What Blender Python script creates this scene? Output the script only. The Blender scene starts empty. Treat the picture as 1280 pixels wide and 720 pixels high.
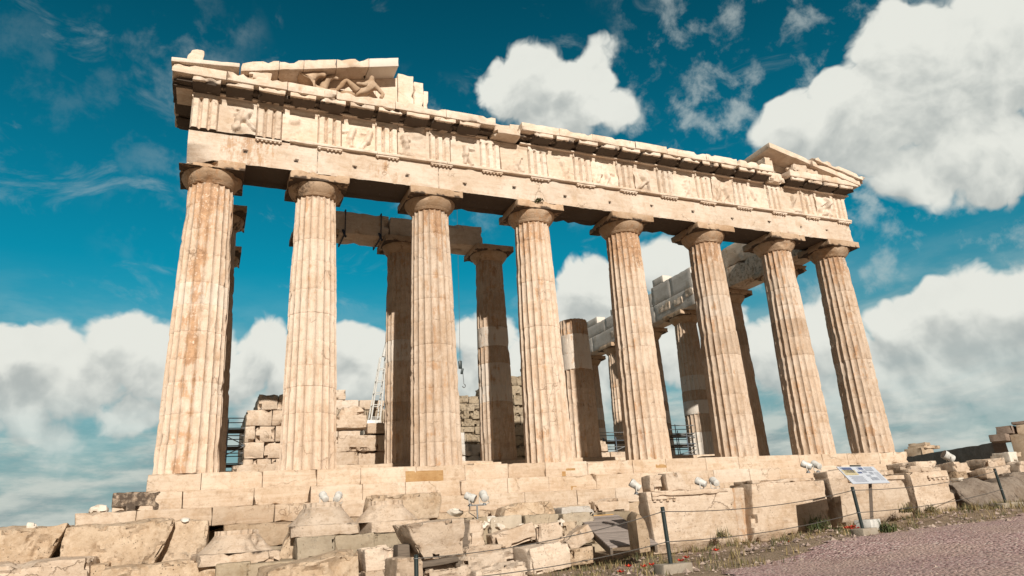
import bpy, math, random
import numpy as np
from mathutils import Vector, Matrix, noise as mn
S = bpy.context.scene
COL = S.collection
R = math.radians
rnd = random.Random(7)

# ------------------------------------------------------------------ camera
CP = np.array([-14.5427, -25.1634, -1.8675])
def _rz(a): return np.array([[math.cos(a), -math.sin(a), 0], [math.sin(a), math.cos(a), 0], [0, 0, 1.]])
def _rx(a): return np.array([[1., 0, 0], [0, math.cos(a), -math.sin(a)], [0, math.sin(a), math.cos(a)]])
CM = _rz(R(-23.8440)) @ _rx(R(108.1390)) @ _rz(R(-3.5524))
FPX = 872.32
cd = bpy.data.cameras.new('camera')
cam = bpy.data.objects.new('camera', cd); COL.objects.link(cam)
cd.sensor_fit = 'HORIZONTAL'; cd.sensor_width = 36; cd.lens = FPX / 1280 * 36
cd.clip_start = .1; cd.clip_end = 6000
mw = Matrix.Identity(4)
for i in range(3):
    for j in range(3): mw[i][j] = CM[i, j]
    mw[i][3] = CP[i]
cam.matrix_world = mw
S.camera = cam
def ray(u, v): return CM @ np.array([(u - 640) / FPX, -(v - 360) / FPX, -1.])
def at(u, v, x=None, y=None, z=None):
    """a point of the place: where the sight line through (u, v) meets a plane at real distance"""
    d = ray(u, v)
    t = (x - CP[0]) / d[0] if x is not None else (y - CP[1]) / d[1] if y is not None else (z - CP[2]) / d[2]
    return CP + t * d
def ppm(P): return FPX / -((np.asarray(P) - CP) @ CM)[2]

# ------------------------------------------------------------------ light, sky, exposure
SUN_AZ, SUN_EL = 264.5, 26.
sd = Vector((math.cos(R(SUN_AZ)) * math.cos(R(SUN_EL)), math.sin(R(SUN_AZ)) * math.cos(R(SUN_EL)), math.sin(R(SUN_EL))))
sl = bpy.data.lights.new('sun', 'SUN'); sl.energy = 5.0; sl.angle = R(.5); sl.color = (1, .935, .835)
so = bpy.data.objects.new('sun', sl); COL.objects.link(so)
so.rotation_euler = sd.to_track_quat('Z', 'Y').to_euler(); so.location = (0, -60, 40)
S.view_settings.view_transform = 'Standard'; S.view_settings.look = 'None'
S.view_settings.exposure = 0.16; S.view_settings.gamma = 1; S.view_settings.use_curve_mapping = False

class NT:
    """small node builder"""
    def __init__(s, tree): s.t = tree
    def n(s, kind, **kw):
        nd = s.t.nodes.new(kind)
        for k, v in kw.items(): setattr(nd, k, v)
        return nd
    def put(s, sock, v):
        if isinstance(v, bpy.types.NodeSocket): s.t.links.new(v, sock)
        elif v is not None: sock.default_value = v
    def math(s, op, a, b=None, c=None, clamp=False):
        nd = s.n('ShaderNodeMath', operation=op, use_clamp=clamp)
        for i, v in enumerate((a, b, c)):
            if v is not None: s.put(nd.inputs[i], v)
        return nd.outputs[0]
    def vec(s, op, a, b=None):
        nd = s.n('ShaderNodeVectorMath', operation=op)
        s.put(nd.inputs[0], a)
        if b is not None: s.put(nd.inputs[3 if op == 'SCALE' else 1], b)
        return nd.outputs[1] if op in ('DISTANCE', 'LENGTH', 'DOT_PRODUCT') else nd.outputs[0]
    def noise(s, v, scale, detail=4, rough=.55, dist=0., out=0):
        nd = s.n('ShaderNodeTexNoise'); s.put(nd.inputs['Vector'], v)
        nd.inputs['Scale'].default_value = scale; nd.inputs['Detail'].default_value = detail
        nd.inputs['Roughness'].default_value = rough; nd.inputs['Distortion'].default_value = dist
        return nd.outputs[out]
    def voro(s, v, scale, feature='F1', out='Distance', rand=1.):
        nd = s.n('ShaderNodeTexVoronoi', feature=feature); s.put(nd.inputs['Vector'], v)
        nd.inputs['Scale'].default_value = scale; nd.inputs['Randomness'].default_value = rand
        return nd.outputs[out]
    def ss(s, v, a, b, lo=0., hi=1.):
        nd = s.n('ShaderNodeMapRange', interpolation_type='SMOOTHSTEP'); s.put(nd.inputs[0], v)
        for i, q in enumerate((a, b, lo, hi)): s.put(nd.inputs[1 + i], q)
        return nd.outputs[0]
    def mix(s, f, a, b, blend='MIX'):
        nd = s.n('ShaderNodeMix', data_type='RGBA', blend_type=blend)
        s.put(nd.inputs[0], f)
        for k, v in ((6, a), (7, b)):
            s.put(nd.inputs[k], (*v, 1) if isinstance(v, tuple) and len(v) == 3 else v)
        return nd.outputs[2]
    def scl(s, v, k):
        return s.vec('MULTIPLY', v, k)

W = bpy.data.worlds.new('World'); S.world = W; W.use_nodes = True
def build_sky():
    t = W.node_tree; t.nodes.clear(); g = NT(t)
    # cloud density as a group of the viewing direction
    grp = bpy.data.node_groups.new('cloud_density', 'ShaderNodeTree')
    grp.interface.new_socket('Vector', in_out='INPUT', socket_type='NodeSocketVector')
    grp.interface.new_socket('Density', in_out='OUTPUT', socket_type='NodeSocketFloat')
    q = NT(grp); gi = q.n('NodeGroupInput'); go = q.n('NodeGroupOutput')
    v = gi.outputs[0]
    warp = q.vec('SCALE', q.vec('SUBTRACT', q.noise(v, 6., 4, .55, out=1), (.5, .5, .5)), .09)
    vw = q.vec('ADD', v, warp)
    blobs = [  # (u, v, radius px, strength) of the cloud masses, turned into directions
        (1175, 100, 120, 1), (1250, 55, 115, 1), (1085, 150, 80, 1), (1225, 185, 80, 1), (1130, 55, 70, 1), (990, 165, 48, .75), (1150, 215, 50, .8), (1040, 175, 50, .85),
        (660, 98, 52, 1), (725, 112, 48, 1), (700, 140, 45, .9), (625, 104, 34, .8), (770, 138, 32, .75), (748, 60, 32, .7),
        (735, 362, 48, 1), (830, 330, 42, .9), (860, 350, 40, .9), (770, 410, 62, .9), (700, 405, 48, .9),
        (1215, 388, 60, 1), (1150, 418, 50, 1), (1285, 412, 72, 1), (1195, 452, 62, .95), (1040, 425, 50, .9), (1265, 492, 62, .85), (1095, 480, 56, .8), (980, 450, 55, .85), (1180, 520, 56, .75), (1040, 505, 50, .7),
        (145, 420, 44, 1), (60, 438, 50, 1), (105, 466, 60, .95), (0, 446, 54, 1), (195, 452, 56, 1), (20, 500, 52, .8), (150, 512, 55, .75), (245, 436, 46, .9), (70, 552, 50, .65),
        (325, 428, 42, 1), (290, 462, 50, .95), (365, 474, 50, .95), (425, 448, 40, 1), (460, 478, 46, .95), (395, 446, 36, .9), (330, 515, 50, .75), (430, 520, 50, .75),
        (600, 440, 46, .85), (570, 490, 50, .8), (650, 480, 52, .8), (520, 470, 46, .8), (900, 400, 42, .8), (720, 470, 50, .75), (860, 450, 56, .75)]
    cur = None
    for (a, b, r, st) in blobs:
        d = ray(a, b); d = d / np.linalg.norm(d)
        off = np.linalg.norm(np.array([(a - 640) / FPX, (b - 360) / FPX])); rr = r / FPX / (1 + off * off) ** .75
        f = q.ss(q.vec('DISTANCE', vw, tuple(float(x) for x in d)), rr * .35, rr * 1.70, st, 0.)
        cur = f if cur is None else q.math('SMOOTH_MAX', cur, f, .12)
    fb = q.noise(vw, 5.5, 9, .58)
    p1 = q.math('ABSOLUTE', q.math('SUBTRACT', q.noise(vw, 11., 2, .5), .5)); p2 = q.math('ABSOLUTE', q.math('SUBTRACT', q.noise(vw, 25., 3, .55), .5))
    n = q.math('ADD', q.math('MULTIPLY', q.math('SUBTRACT', fb, .5), 1.15), q.math('ADD', q.math('MULTIPLY', q.math('SUBTRACT', p1, .09), 1.5), q.math('MULTIPLY', q.math('SUBTRACT', p2, .09), .85)))
    q.put(go.inputs[0], q.math('ADD', q.math('MULTIPLY', cur, 1.25), n))
    tc = g.n('ShaderNodeTexCoord'); D = tc.outputs['Generated']
    up = g.n('ShaderNodeSeparateXYZ'); g.put(up.inputs[0], D); el = up.outputs[2]
    def dens(vec):
        nd = g.n('ShaderNodeGroup'); nd.node_tree = grp; g.put(nd.inputs[0], vec); return nd.outputs[0]
    d0 = dens(D); d1 = dens(g.vec('ADD', D, (.010, -.004, .036)))
    al = g.ss(d0, .42, .74)
    # lit tops, grey bottoms: how much cloud stands between here and the light above
    sh = g.math('ADD', g.math('SUBTRACT', d1, d0), g.math('MULTIPLY', g.math('SUBTRACT', d0, .9), .30))
    k = g.ss(sh, -.30, .50)
    det = g.noise(D, 16., 6, .6)
    k = g.math('ADD', k, g.math('MULTIPLY', g.math('SUBTRACT', det, .5), .40), clamp=True)
    ccol = g.mix(k, (.71, .72, .665), (.40, .43, .415))
    # clear sky
    sky = g.n('ShaderNodeTexSky', sky_type='NISHITA', sun_disc=False)
    sky.sun_elevation = R(SUN_EL); sky.sun_rotation = R(90 - SUN_AZ); sky.air_density = 1.0; sky.dust_density = .6; sky.ozone_density = 2.
    SKYK = .085
    base = g.mix(1., sky.outputs[0], (.02, .90, .84), 'MULTIPLY'); base = g.mix(g.ss(el, .30, .80), base, g.vec('SCALE', base, .46)); base = g.mix(g.ss(el, .34, .02, 0, .85), base, (.19 / SKYK, .31 / SKYK, .335 / SKYK))
    SKYK = .085
    # thin high wisps
    wv = g.scl(D, (3.2, 3.2, 7.)); w1 = g.noise(wv, 2.6, 7, .62, .8)
    wisp = g.math('MULTIPLY', g.ss(w1, .56, .82), .30)
    # mottled high cloud in patches
    m1 = g.noise(D, 19., 6, .6, .15); m2 = g.noise(g.vec('ADD', D, (3., 1., 2.)), 2.7, 3, .5)
    wisp = g.math('MAXIMUM', wisp, g.math('MULTIPLY', g.math('MULTIPLY', g.ss(m1, .48, .70), g.math('MULTIPLY', g.ss(m2, .44, .58), g.ss(g.vec('DOT_PRODUCT', D, tuple(float(x) for x in ray(820, 110) / np.linalg.norm(ray(820, 110)))), .74, .93, .12, 1.))), .55))
    base = g.mix(wisp, base, (.56 / SKYK, .60 / SKYK, .57 / SKYK))
    # low streaky layer towards the horizon
    lv = g.scl(D, (3.6, 3.6, 12.5)); l1 = g.noise(lv, 1.9, 8, .6, .15)
    low = g.ss(el, .34, .04); lay = g.math('MULTIPLY', low, g.ss(l1, .38, .58, .50, .97))
    l2 = g.math('ADD', g.math('SUBTRACT', l1, g.noise(g.vec('ADD', lv, (0, 0, .22)), 1.9, 8, .6, .15)), .5)
    lcol = g.mix(g.ss(l2, .36, .66), (.25 / SKYK, .32 / SKYK, .325 / SKYK), (.52 / SKYK, .555 / SKYK, .51 / SKYK))
    base = g.mix(lay, base, lcol)
    # unseen brownish cloud added behind the camera to dim and warm the shade
    sx_ = g.n('ShaderNodeSeparateXYZ'); g.put(sx_.inputs[0], D)
    back = g.math('MULTIPLY', g.ss(sx_.outputs[1], .10, -.45), g.ss(g.noise(D, 2.6, 6, .6), .30, .60, .55, 1.))
    base = g.mix(back, base, (.17 / SKYK, .125 / SKYK, .10 / SKYK))
    cl = g.vec('SCALE', ccol, 1. / SKYK)
    fade = g.ss(el, .02, .20, .15, 1.)
    col = g.mix(g.math('MULTIPLY', al, fade), base, cl)
    bg = g.n('ShaderNodeBackground'); g.put(bg.inputs[0], col); bg.inputs[1].default_value = SKYK
    out = g.n('ShaderNodeOutputWorld'); t.links.new(bg.outputs[0], out.inputs[0])
build_sky()
W.cycles.sampling_method = 'MANUAL'; W.cycles.sample_map_resolution = 512

# ------------------------------------------------------------------ materials
def material(name):
    m = bpy.data.materials.new(name); m.use_nodes = True
    g = NT(m.node_tree); b = m.node_tree.nodes['Principled BSDF']
    return m, g, b
def coords(g):
    tc = g.n('ShaderNodeTexCoord'); oi = g.n('ShaderNodeObjectInfo')
    off = g.vec('SCALE', g.vec('ADD', (0., 0., 0.), (1.7, 2.3, .9)), g.math('MULTIPLY', oi.outputs['Random'], 40.))
    return g.vec('ADD', tc.outputs['Object'], off), oi.outputs['Random']
def attr(g, name): 
    a = g.n('ShaderNodeAttribute', attribute_name=name); return a.outputs['Fac']

def stone(name, pale, warm, grain=(1, 1, 1), veins=.25, pits=.3, bump=.35, spread=.10, patina=(.31, .165, .085), soot_shade=(.045, .032, .024), blotch=.0, fresh=(.62, .57, .51), grit=.35):
    m, g, b = material(name)
    v, rn = coords(g)
    tone, stain, grime = attr(g, 'tone'), attr(g, 'stain'), attr(g, 'grime')
    big = g.noise(v, .55, 4, .6); mid = g.noise(v, 2.4, 6, .62); fine = g.noise(v, 14., 6, .65)
    c = g.mix(g.ss(big, .36, .66), pale, warm)
    c = g.mix(g.ss(mid, .45, .72, 0, .55), c, tuple(x * k for x, k in zip(warm, (.82, .76, .68))))
    # fine bedding lines of the marble
    gv = g.scl(v, grain); bed = g.noise(gv, 3.2, 7, .68, .6)
    c = g.mix(g.math('MULTIPLY', g.ss(bed, .50, .66), veins), c, tuple(x * k for x, k in zip(warm, (.70, .58, .46))))
    c = g.mix(g.math('MULTIPLY', g.ss(bed, .48, .36), veins * .8), c, tuple(min(1, x * 1.14 + .02) for x in pale))
    spk = g.noise(v, 34., 4, .7); c = g.mix(g.ss(spk, .55, .72, 0, .45), c, tuple(x * k for x, k in zip(warm, (.62, .54, .46))))
    wear = g.math('MULTIPLY', g.ss(g.noise(v, 1.15, 7, .68, .5), .53, .68), .55)
    c = g.mix(wear, c, tuple(x * k for x, k in zip(warm, (.80, .70, .58))))
    gr_ = g.noise(v, 6.5, 9, .76); g2_ = g.noise(v, 3.3, 2)
    c = g.mix(g.math('MULTIPLY', g.ss(gr_, .50, .66), g.math('MULTIPLY', g.ss(g2_, .35, .62, .25, 1.), grit)), c, tuple(x * k for x, k in zip(warm, (.52, .44, .37))))
    c = g.mix(g.math('MULTIPLY', g.ss(gr_, .47, .34), grit * .7), c, tuple(min(1, x * 1.12 + .015) for x in pale))
    # per block tone: light (new or washed) to dark (weathered, and shade painted on porch columns)
    c = g.mix(g.ss(tone, .0, 1., 0., .9), c, fresh)
    c = g.mix(g.ss(tone, .0, -1., 0., .8), c, tuple(x * k for x, k in zip(warm, (.50, .45, .40))))
    # orange patina in runs, white lime over it
    sv = g.scl(v, (3.2, 3.2, .42)); run = g.noise(sv, 1.6, 7, .66, .4); pn = g.noise(v, 5.5, 6, .7)
    f = g.math('ADD', g.math('MULTIPLY', run, .6), g.math('MULTIPLY', pn, .4))
    thr = g.math('SUBTRACT', .70, g.math('MULTIPLY', stain, .30))
    pf = g.ss(g.math('SUBTRACT', f, thr), -.02, .10)
    pcol = g.mix(g.ss(pn, .38, .62), patina, tuple(min(1, x * k) for x, k in zip(patina, (1.55, 1.75, 1.9))))
    c = g.mix(g.math('MULTIPLY', pf, .82), c, pcol)
    lime = g.math('MULTIPLY', g.ss(g.noise(v, 9., 5, .7), .56, .66), g.math('MULTIPLY', stain, .75))
    c = g.mix(lime, c, tuple(min(1, x * 1.15) for x in pale))
    # black crust, and shade painted onto soffits and inner walls
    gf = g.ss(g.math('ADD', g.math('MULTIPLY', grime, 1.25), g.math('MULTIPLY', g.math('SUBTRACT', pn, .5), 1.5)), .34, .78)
    c = g.mix(g.math('MULTIPLY', gf, .92), c, soot_shade)
    if blotch:
        bl = g.ss(g.noise(v, 3.1, 7, .72), .58, .68); c = g.mix(g.math('MULTIPLY', bl, blotch), c, (.12, .105, .09))
    # pits
    pv = g.voro(v, 13.); pm = g.math('MULTIPLY', g.ss(pv, .20, .08), g.ss(g.noise(v, 1.7, 3), .44, .64))
    c = g.mix(g.math('MULTIPLY', pm, pits), c, tuple(x * .32 for x in warm))
    # hairline cracks
    cv = g.vec('ADD', v, g.vec('SCALE', g.vec('SUBTRACT', g.noise(v, 1.3, 4, .6, out=1), (.5, .5, .5)), 1.1))
    ck = g.voro(cv, .55, 'DISTANCE_TO_EDGE'); cm = g.math('MULTIPLY', g.ss(ck, .012, .002), g.ss(g.noise(v, .8, 2), .54, .64))
    c = g.mix(g.math('MULTIPLY', cm, .5), c, (.14, .08, .045))
    hv = g.n('ShaderNodeHueSaturation'); g.put(hv.inputs['Color'], c)
    g.put(hv.inputs['Value'], g.math('ADD', 1 - spread, g.math('MULTIPLY', rn, 2 * spread)))
    g.put(b.inputs['Base Color'], hv.outputs[0]); b.inputs['Roughness'].default_value = .82
    b.inputs['Specular IOR Level'].default_value = .22
    h = g.math('ADD', g.math('MULTIPLY', mid, .55), g.math('ADD', g.math('MULTIPLY', fine, .45), g.math('MULTIPLY', spk, .16)))
    h = g.math('ADD', h, g.math('MULTIPLY', bed, .22 + veins * .5))
    h = g.math('ADD', h, g.math('MULTIPLY', gr_, -.9 * grit)); h = g.math('SUBTRACT', h, g.math('MULTIPLY', pm, .5 * (pits + .3))); h = g.math('SUBTRACT', h, g.math('MULTIPLY', cm, .5))
    bp = g.n('ShaderNodeBump'); bp.inputs['Strength'].default_value = bump; bp.inputs['Distance'].default_value = .05
    g.put(bp.inputs['Height'], h); g.put(b.inputs['Normal'], bp.outputs[0])
    return m
M = {}
M['marble'] = stone('marble', (.69, .585, .485), (.60, .475, .365), (.35, .35, 3.2), .26, .35, .42)
M['shaft'] = stone('fluted marble', (.605, .49, .39), (.54, .41, .305), (3., 3., .5), .40, .35, .50, grit=.45)
M['step'] = stone('step marble', (.60, .49, .385), (.525, .40, .29), (.22, .6, 3.), .34, .4, .5, grit=.58)
M['block'] = stone('loose marble', (.585, .475, .375), (.49, .38, .285), (.4, .5, 2.4), .34, .7, .8, grit=.6)
M['lime'] = stone('rough limestone', (.54, .42, .305), (.45, .335, .23), (1, 1, 1.6), .35, 1., .95, blotch=.40, grit=.75)
M['poros'] = stone('grey limestone', (.40, .325, .235), (.31, .25, .175), (1, 1, 2), .25, .8, .6, blotch=.45)
M['cap'] = stone('weathered capital marble', (.50, .37, .26), (.40, .27, .17), (1, 1, 1.6), .30, .4, .5, blotch=.12)
M['ochre'] = stone('ochre repair stone', (.42, .27, .13), (.34, .20, .085), (.3, .6, 4), .5, .2, .3)
M['rubble'] = stone('white marble rubble', (.74, .68, .60), (.62, .55, .46), (1, 1, 1), .2, .2, .5)
M['bedrock'] = stone('grey bedrock', (.31, .255, .205), (.20, .16, .13), (1, 1, 1), .3, .9, 1., blotch=.55, grit=.9)
M['new'] = stone('new grey marble', (.56, .525, .485), (.49, .455, .415), (.3, .3, 3), .22, .1, .2)
M['dark'] = stone('dark stone', (.30, .23, .185), (.22, .165, .13), (1, 1, 2), .4, .5, .5)  # darker, browner stone for the far wall and the skyline rock
M['conc'] = stone('concrete', (.36, .31, .25), (.29, .25, .20), (1, 1, 1), .1, .7, .4)
M['city'] = stone('distant stone', (.48, .38, .28), (.40, .30, .21), (1, 1, 2), .3, .2, .2)
def paint(name, col, rough=.5, metal=0., var=.15, sc=9.):
    m, g, b = material(name); v, rn = coords(g)
    n = g.noise(v, sc, 5, .65)
    c = g.mix(g.ss(n, .42, .70, 0, 1), col, tuple(x * (1 - var * 2) for x in col))
    g.put(b.inputs['Base Color'], c); g.put(b.inputs['Roughness'], g.ss(n, .3, .7, rough - .08, rough + .12)); b.inputs['Metallic'].default_value = metal
    return m
M['white'] = paint('white painted metal', (.60, .585, .55), .42, 0, .16)
M['glass'] = paint('lamp glass', (.03, .03, .035), .12)
M['red'] = paint('dark red paint', (.14, .02, .015), .5)
M['post'] = paint('dark green painted steel', (.018, .030, .030), .42)
M['steel'] = paint('galvanised steel', (.30, .31, .32), .45, .7)
M['scaff'] = paint('blue grey scaffold steel', (.13, .17, .22), .5, .5)
M['rust'] = paint('rusty pole', (.11, .075, .05), .7)
M['rope'] = paint('steel rope', (.085, .075, .065), .6, .2)
M['leg'] = paint('grey brown board leg', (.16, .125, .10), .5)
M['strap'] = paint('dark blue strap', (.02, .03, .055), .7)
def wood(name, col):
    m, g, b = material(name); v, rn = coords(g)
    n = g.noise(g.scl(v, (1.2, 14, 14)), 2.5, 6, .6, .5)
    c = g.mix(g.ss(n, .36, .66), col, tuple(x * .5 for x in col))
    c = g.mix(g.ss(attr(g, 'tone'), -1, 1, 0, .5), c, tuple(min(1, x * 1.7) for x in col))
    g.put(b.inputs['Base Color'], c); b.inputs['Roughness'].default_value = .85
    bp = g.n('ShaderNodeBump'); bp.inputs['Strength'].default_value = .4; bp.inputs['Distance'].default_value = .01
    g.put(bp.inputs['Height'], n); g.put(b.inputs['Normal'], bp.outputs[0]); return m
M['wood'] = wood('weathered planks', (.27, .225, .20)); M['timber'] = wood('old timber', (.13, .10, .075)); M['newwood'] = wood('fresh timber edge', (.46, .27, .09))
def ground_mat(name, gravel):
    m, g, b = material(name); tc = g.n('ShaderNodeTexCoord'); v = tc.outputs['Object']
    n1 = g.noise(v, .6, 5, .6); n2 = g.noise(v, 5., 6, .65); n3 = g.noise(v, 32., 4, .7)
    if gravel:
        cc = g.voro(v, 21., 'F1', 'Color'); d = g.voro(v, 21.); hs = g.n('ShaderNodeSeparateColor'); g.put(hs.inputs[0], cc)
        c = g.mix(g.ss(hs.outputs[0], .0, 1.), (.40, .25, .235), (.70, .50, .47))
        c = g.mix(g.ss(hs.outputs[1], .86, .95), c, (.74, .64, .57)); c = g.mix(g.ss(hs.outputs[2], .84, .94), c, (.10, .055, .055))
        d2 = g.voro(v, 62.); c = g.mix(g.ss(d2, .30, .55, 0, .35), c, (.17, .10, .095))
        n4 = g.noise(v, 1.9, 5, .65); c = g.mix(g.ss(n1, .40, .64, 0, .6), c, (.47, .345, .29)); c = g.mix(g.ss(n4, .54, .70, 0, .55), c, (.29, .18, .165)); h = g.math('SUBTRACT', g.math('MULTIPLY', n3, .5), g.math('MULTIPLY', d, 1.1))
        dist = .035
    else:
        c = g.mix(g.ss(n1, .35, .65), (.37, .275, .195), (.26, .19, .13)); c = g.mix(g.ss(n2, .54, .70, 0, .8), c, (.15, .125, .065))
        c = g.mix(g.ss(n3, .56, .70), c, (.36, .28, .20)); h = g.math('ADD', n2, g.math('MULTIPLY', n3, .6)); dist = .08
    g.put(b.inputs['Base Color'], c); b.inputs['Roughness'].default_value = .95; b.inputs['Specular IOR Level'].default_value = .15
    bp = g.n('ShaderNodeBump'); bp.inputs['Strength'].default_value = .8; bp.inputs['Distance'].default_value = dist
    g.put(bp.inputs['Height'], h); g.put(b.inputs['Normal'], bp.outputs[0]); return m
M['gravel'] = ground_mat('pinkish gravel', True); M['earth'] = ground_mat('dry earth', False)
def leafy(name, a, bcol):
    m, g, b = material(name); t = attr(g, 'tone'); g.put(b.inputs['Base Color'], g.mix(g.ss(t, -1, 1), a, bcol)); b.inputs['Roughness'].default_value = .7; return m
M['grass'] = leafy('dry grass', (.055, .065, .022), (.30, .22, .10)); M['leaf'] = leafy('green leaves', (.035, .055, .015), (.10, .12, .035)); M['petal'] = leafy('red petals', (.50, .025, .012), (.62, .05, .02))
M['pebble'] = leafy('small stones', (.16, .10, .085), (.48, .38, .31))

# ------------------------------------------------------------------ mesh helpers
class MB:
    def __init__(s): s.v = []; s.f = []; s.a = []; s.s = []; s.g = []; s.fm = []; s.mi = 0
    def add(s, verts, faces, tone=0., stain=0., grime=0.):
        b = len(s.v); n = len(verts)
        s.v.extend([tuple(map(float, p)) for p in verts]); s.f.extend([tuple(i + b for i in f) for f in faces]); s.fm.extend([s.mi] * len(faces))
        for lst, q in ((s.a, tone), (s.s, stain), (s.g, grime)):
            lst.extend([float(q)] * n if np.isscalar(q) else [float(x) for x in q])
    def obj(s, name, mat, parent=None, loc=None, sharp=40, world=True):
        """link as ONE object; vertices are in world coordinates and are moved to the origin given"""
        me = bpy.data.meshes.new(name)
        o = bpy.data.objects.new(name, me); COL.objects.link(o)
        base = np.zeros(3)
        if parent is not None:
            o.parent = parent; pb = np.array(parent.get('_o', (0, 0, 0)))
        else: pb = np.zeros(3)
        V = np.array(s.v)
        if loc is None: loc = np.array([(V[:, 0].min() + V[:, 0].max()) / 2, (V[:, 1].min() + V[:, 1].max()) / 2, V[:, 2].min()])
        loc = np.array(loc, float)
        me.from_pydata([tuple(p) for p in V - loc], [], s.f)
        o.location = loc - pb
        o['_o'] = tuple(float(x) for x in loc)
        for nm, lst in (('tone', s.a), ('stain', s.s), ('grime', s.g)):
            at_ = me.attributes.new(nm, 'FLOAT', 'POINT'); at_.data.foreach_set('value', np.array(lst, np.float32))
        for m_ in (mat if isinstance(mat, (list, tuple)) else [mat]): me.materials.append(m_)
        if isinstance(mat, (list, tuple)): me.polygons.foreach_set('material_index', np.array(s.fm, np.int32))
        me.polygons.foreach_set('use_smooth', np.ones(len(me.polygons), bool))
        me.update(); me.set_sharp_from_angle(angle=R(sharp))
        return o
def empty(name, loc, label=None, cat=None, group=None):
    o = bpy.data.objects.new(name, None); COL.objects.link(o); o.location = loc; o['_o'] = tuple(float(x) for x in loc); o.empty_display_size = .3
    if label: tag(o, label, cat, group)
    return o
def tag(o, label, cat, group=None):
    o['label'] = label; o['category'] = cat
    if group: o['group'] = group
    return o
def kind(o, k): o['kind'] = k; return o
def copy_tree(o, parent=None):
    c = o.copy(); COL.objects.link(c); c.parent = parent
    for ch in list(o.children): copy_tree(ch, c)
    return c
def fbm(p, o=4): return mn.fractal(p, 1., 2., o) * .6
def rotm(yaw=0, pitch=0, roll=0):
    return np.array(Matrix.Rotation(R(yaw), 3, 'Z') @ Matrix.Rotation(R(pitch), 3, 'X') @ Matrix.Rotation(R(roll), 3, 'Y'))
_bs = [0]
def block(mb, c, size, yaw=0, pitch=0, roll=0, res=.22, bev=.025, amp=.012, chip=.05, big=0., bf=.9, warp=None, tone=0., stain=0., grime=0., seed=None, rnd_=0., frac=0.):
    """a hewn block: bevelled, its arrises chipped, its faces uneven; warp(p in -1..1) reshapes it first"""
    _bs[0] += 1; sd_ = Vector((_bs[0] * 3.17 if seed is None else seed * 5.3, _bs[0] * 1.31, 0))
    h = np.array(size) / 2; Rm = rotm(yaw, pitch, roll); c = np.array(c, float)
    ax = []
    for k in range(3):
        b = min(bev, h[k] * .4); n = max(1, int(round((2 * h[k] - 2 * b) / res)))
        ax.append([-h[k]] + list(np.linspace(-h[k] + b, h[k] - b, n + 1)) + [h[k]])
    N = [len(a) for a in ax]; idx = {}; V = []
    def vid(i, j, k):
        key = (i, j, k)
        if key in idx: return idx[key]
        p = np.array([ax[0][i], ax[1][j], ax[2][k]]); ext = [(i in (0, N[0] - 1)), (j in (0, N[1] - 1)), (k in (0, N[2] - 1))]
        ne = sum(ext)
        nr = sum((q in (0, 1, n - 1, n - 2)) for q, n in zip((i, j, k), N))
        if ne >= 2:
            for d in range(3):
                if ext[d]: p[d] -= math.copysign(min(bev, h[d] * .4) * (.30 if ne == 2 else .42), p[d])
        w = Vector(p)
        if nr >= 2 and chip:
            e = mn.noise(w * 2.6 + sd_) + .5 * mn.noise(w * 7 + sd_)
            if e > .22:
                q = min(.35, (e - .22)) * chip * 2.2
                for d in range(3):
                    if (i, j, k)[d] in (0, 1, N[d] - 1, N[d] - 2): p[d] -= math.copysign(min(q, h[d] * .5), p[d])
        if rnd_: q = p / h; nn = np.linalg.norm(q); p = p * (1 - rnd_ * (1 - max(abs(q)) / max(nn, 1e-6)))
        if warp is not None: p = np.array(warp(p / h)) * h
        if big: p = p + np.array(mn.noise_vector(w * bf + sd_)) * big
        if frac:        # broken faces: ledges along fracture planes
            e = mn.noise(w * 1.25 + sd_ * 2.1) + .35 * mn.noise(w * 4.2 + sd_)
            st_ = max(0, math.floor((e + .05) * 4.2)) / 4.2 * frac * 2.4
            for d in (1, 2):
                if (d == 1 and (i, j, k)[1] in (0, 1)) or (d == 2 and (i, j, k)[2] in (N[2] - 1, N[2] - 2)): p[d] -= math.copysign(min(st_, h[d] * .6), p[d])
        if amp: p = p + np.array(mn.noise_vector(w * 3.3 + sd_ * 1.7)) * amp + (np.array(mn.noise_vector(w * 8. + sd_)) * amp * .6 if amp > .012 else 0)
        V.append(Rm @ p + c); idx[key] = len(V) - 1; return idx[key]
    F = []
    for a in range(3):
        b_, c_ = (a + 1) % 3, (a + 2) % 3
        for side in (0, N[a] - 1):
            for q in range(N[b_] - 1):
                for r_ in range(N[c_] - 1):
                    ids = []
                    for dq, dr in ((0, 0), (1, 0), (1, 1), (0, 1)):
                        t = [0, 0, 0]; t[a] = side; t[b_] = q + dq; t[c_] = r_ + dr; ids.append(vid(*t))
                    F.append(tuple(ids) if side else tuple(ids[::-1]))
    mb.add(V, F, tone, stain, grime)
    return len(V)
def tube(mb, pts, r, n=8, tone=0., cap=True):
    P = [np.array(p, float) for p in pts]; V = []; F = []
    for i, p in enumerate(P):
        d = P[min(i + 1, len(P) - 1)] - P[max(i - 1, 0)]; d = d / (np.linalg.norm(d) + 1e-9)
        a = np.cross(d, (0, 0, 1) if abs(d[2]) < .9 else (1, 0, 0)); a /= np.linalg.norm(a); b = np.cross(d, a)
        rr = r[i] if isinstance(r, (list, tuple)) else r
        for k in range(n): V.append(p + rr * (math.cos(2 * math.pi * k / n) * a + math.sin(2 * math.pi * k / n) * b))
    for i in range(len(P) - 1):
        for k in range(n): F.append((i * n + k, i * n + (k + 1) % n, (i + 1) * n + (k + 1) % n, (i + 1) * n + k))
    if cap: F.append(tuple(range(n))[::-1]); F.append(tuple(range((len(P) - 1) * n, len(P) * n)))
    mb.add(V, F, tone)
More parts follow.
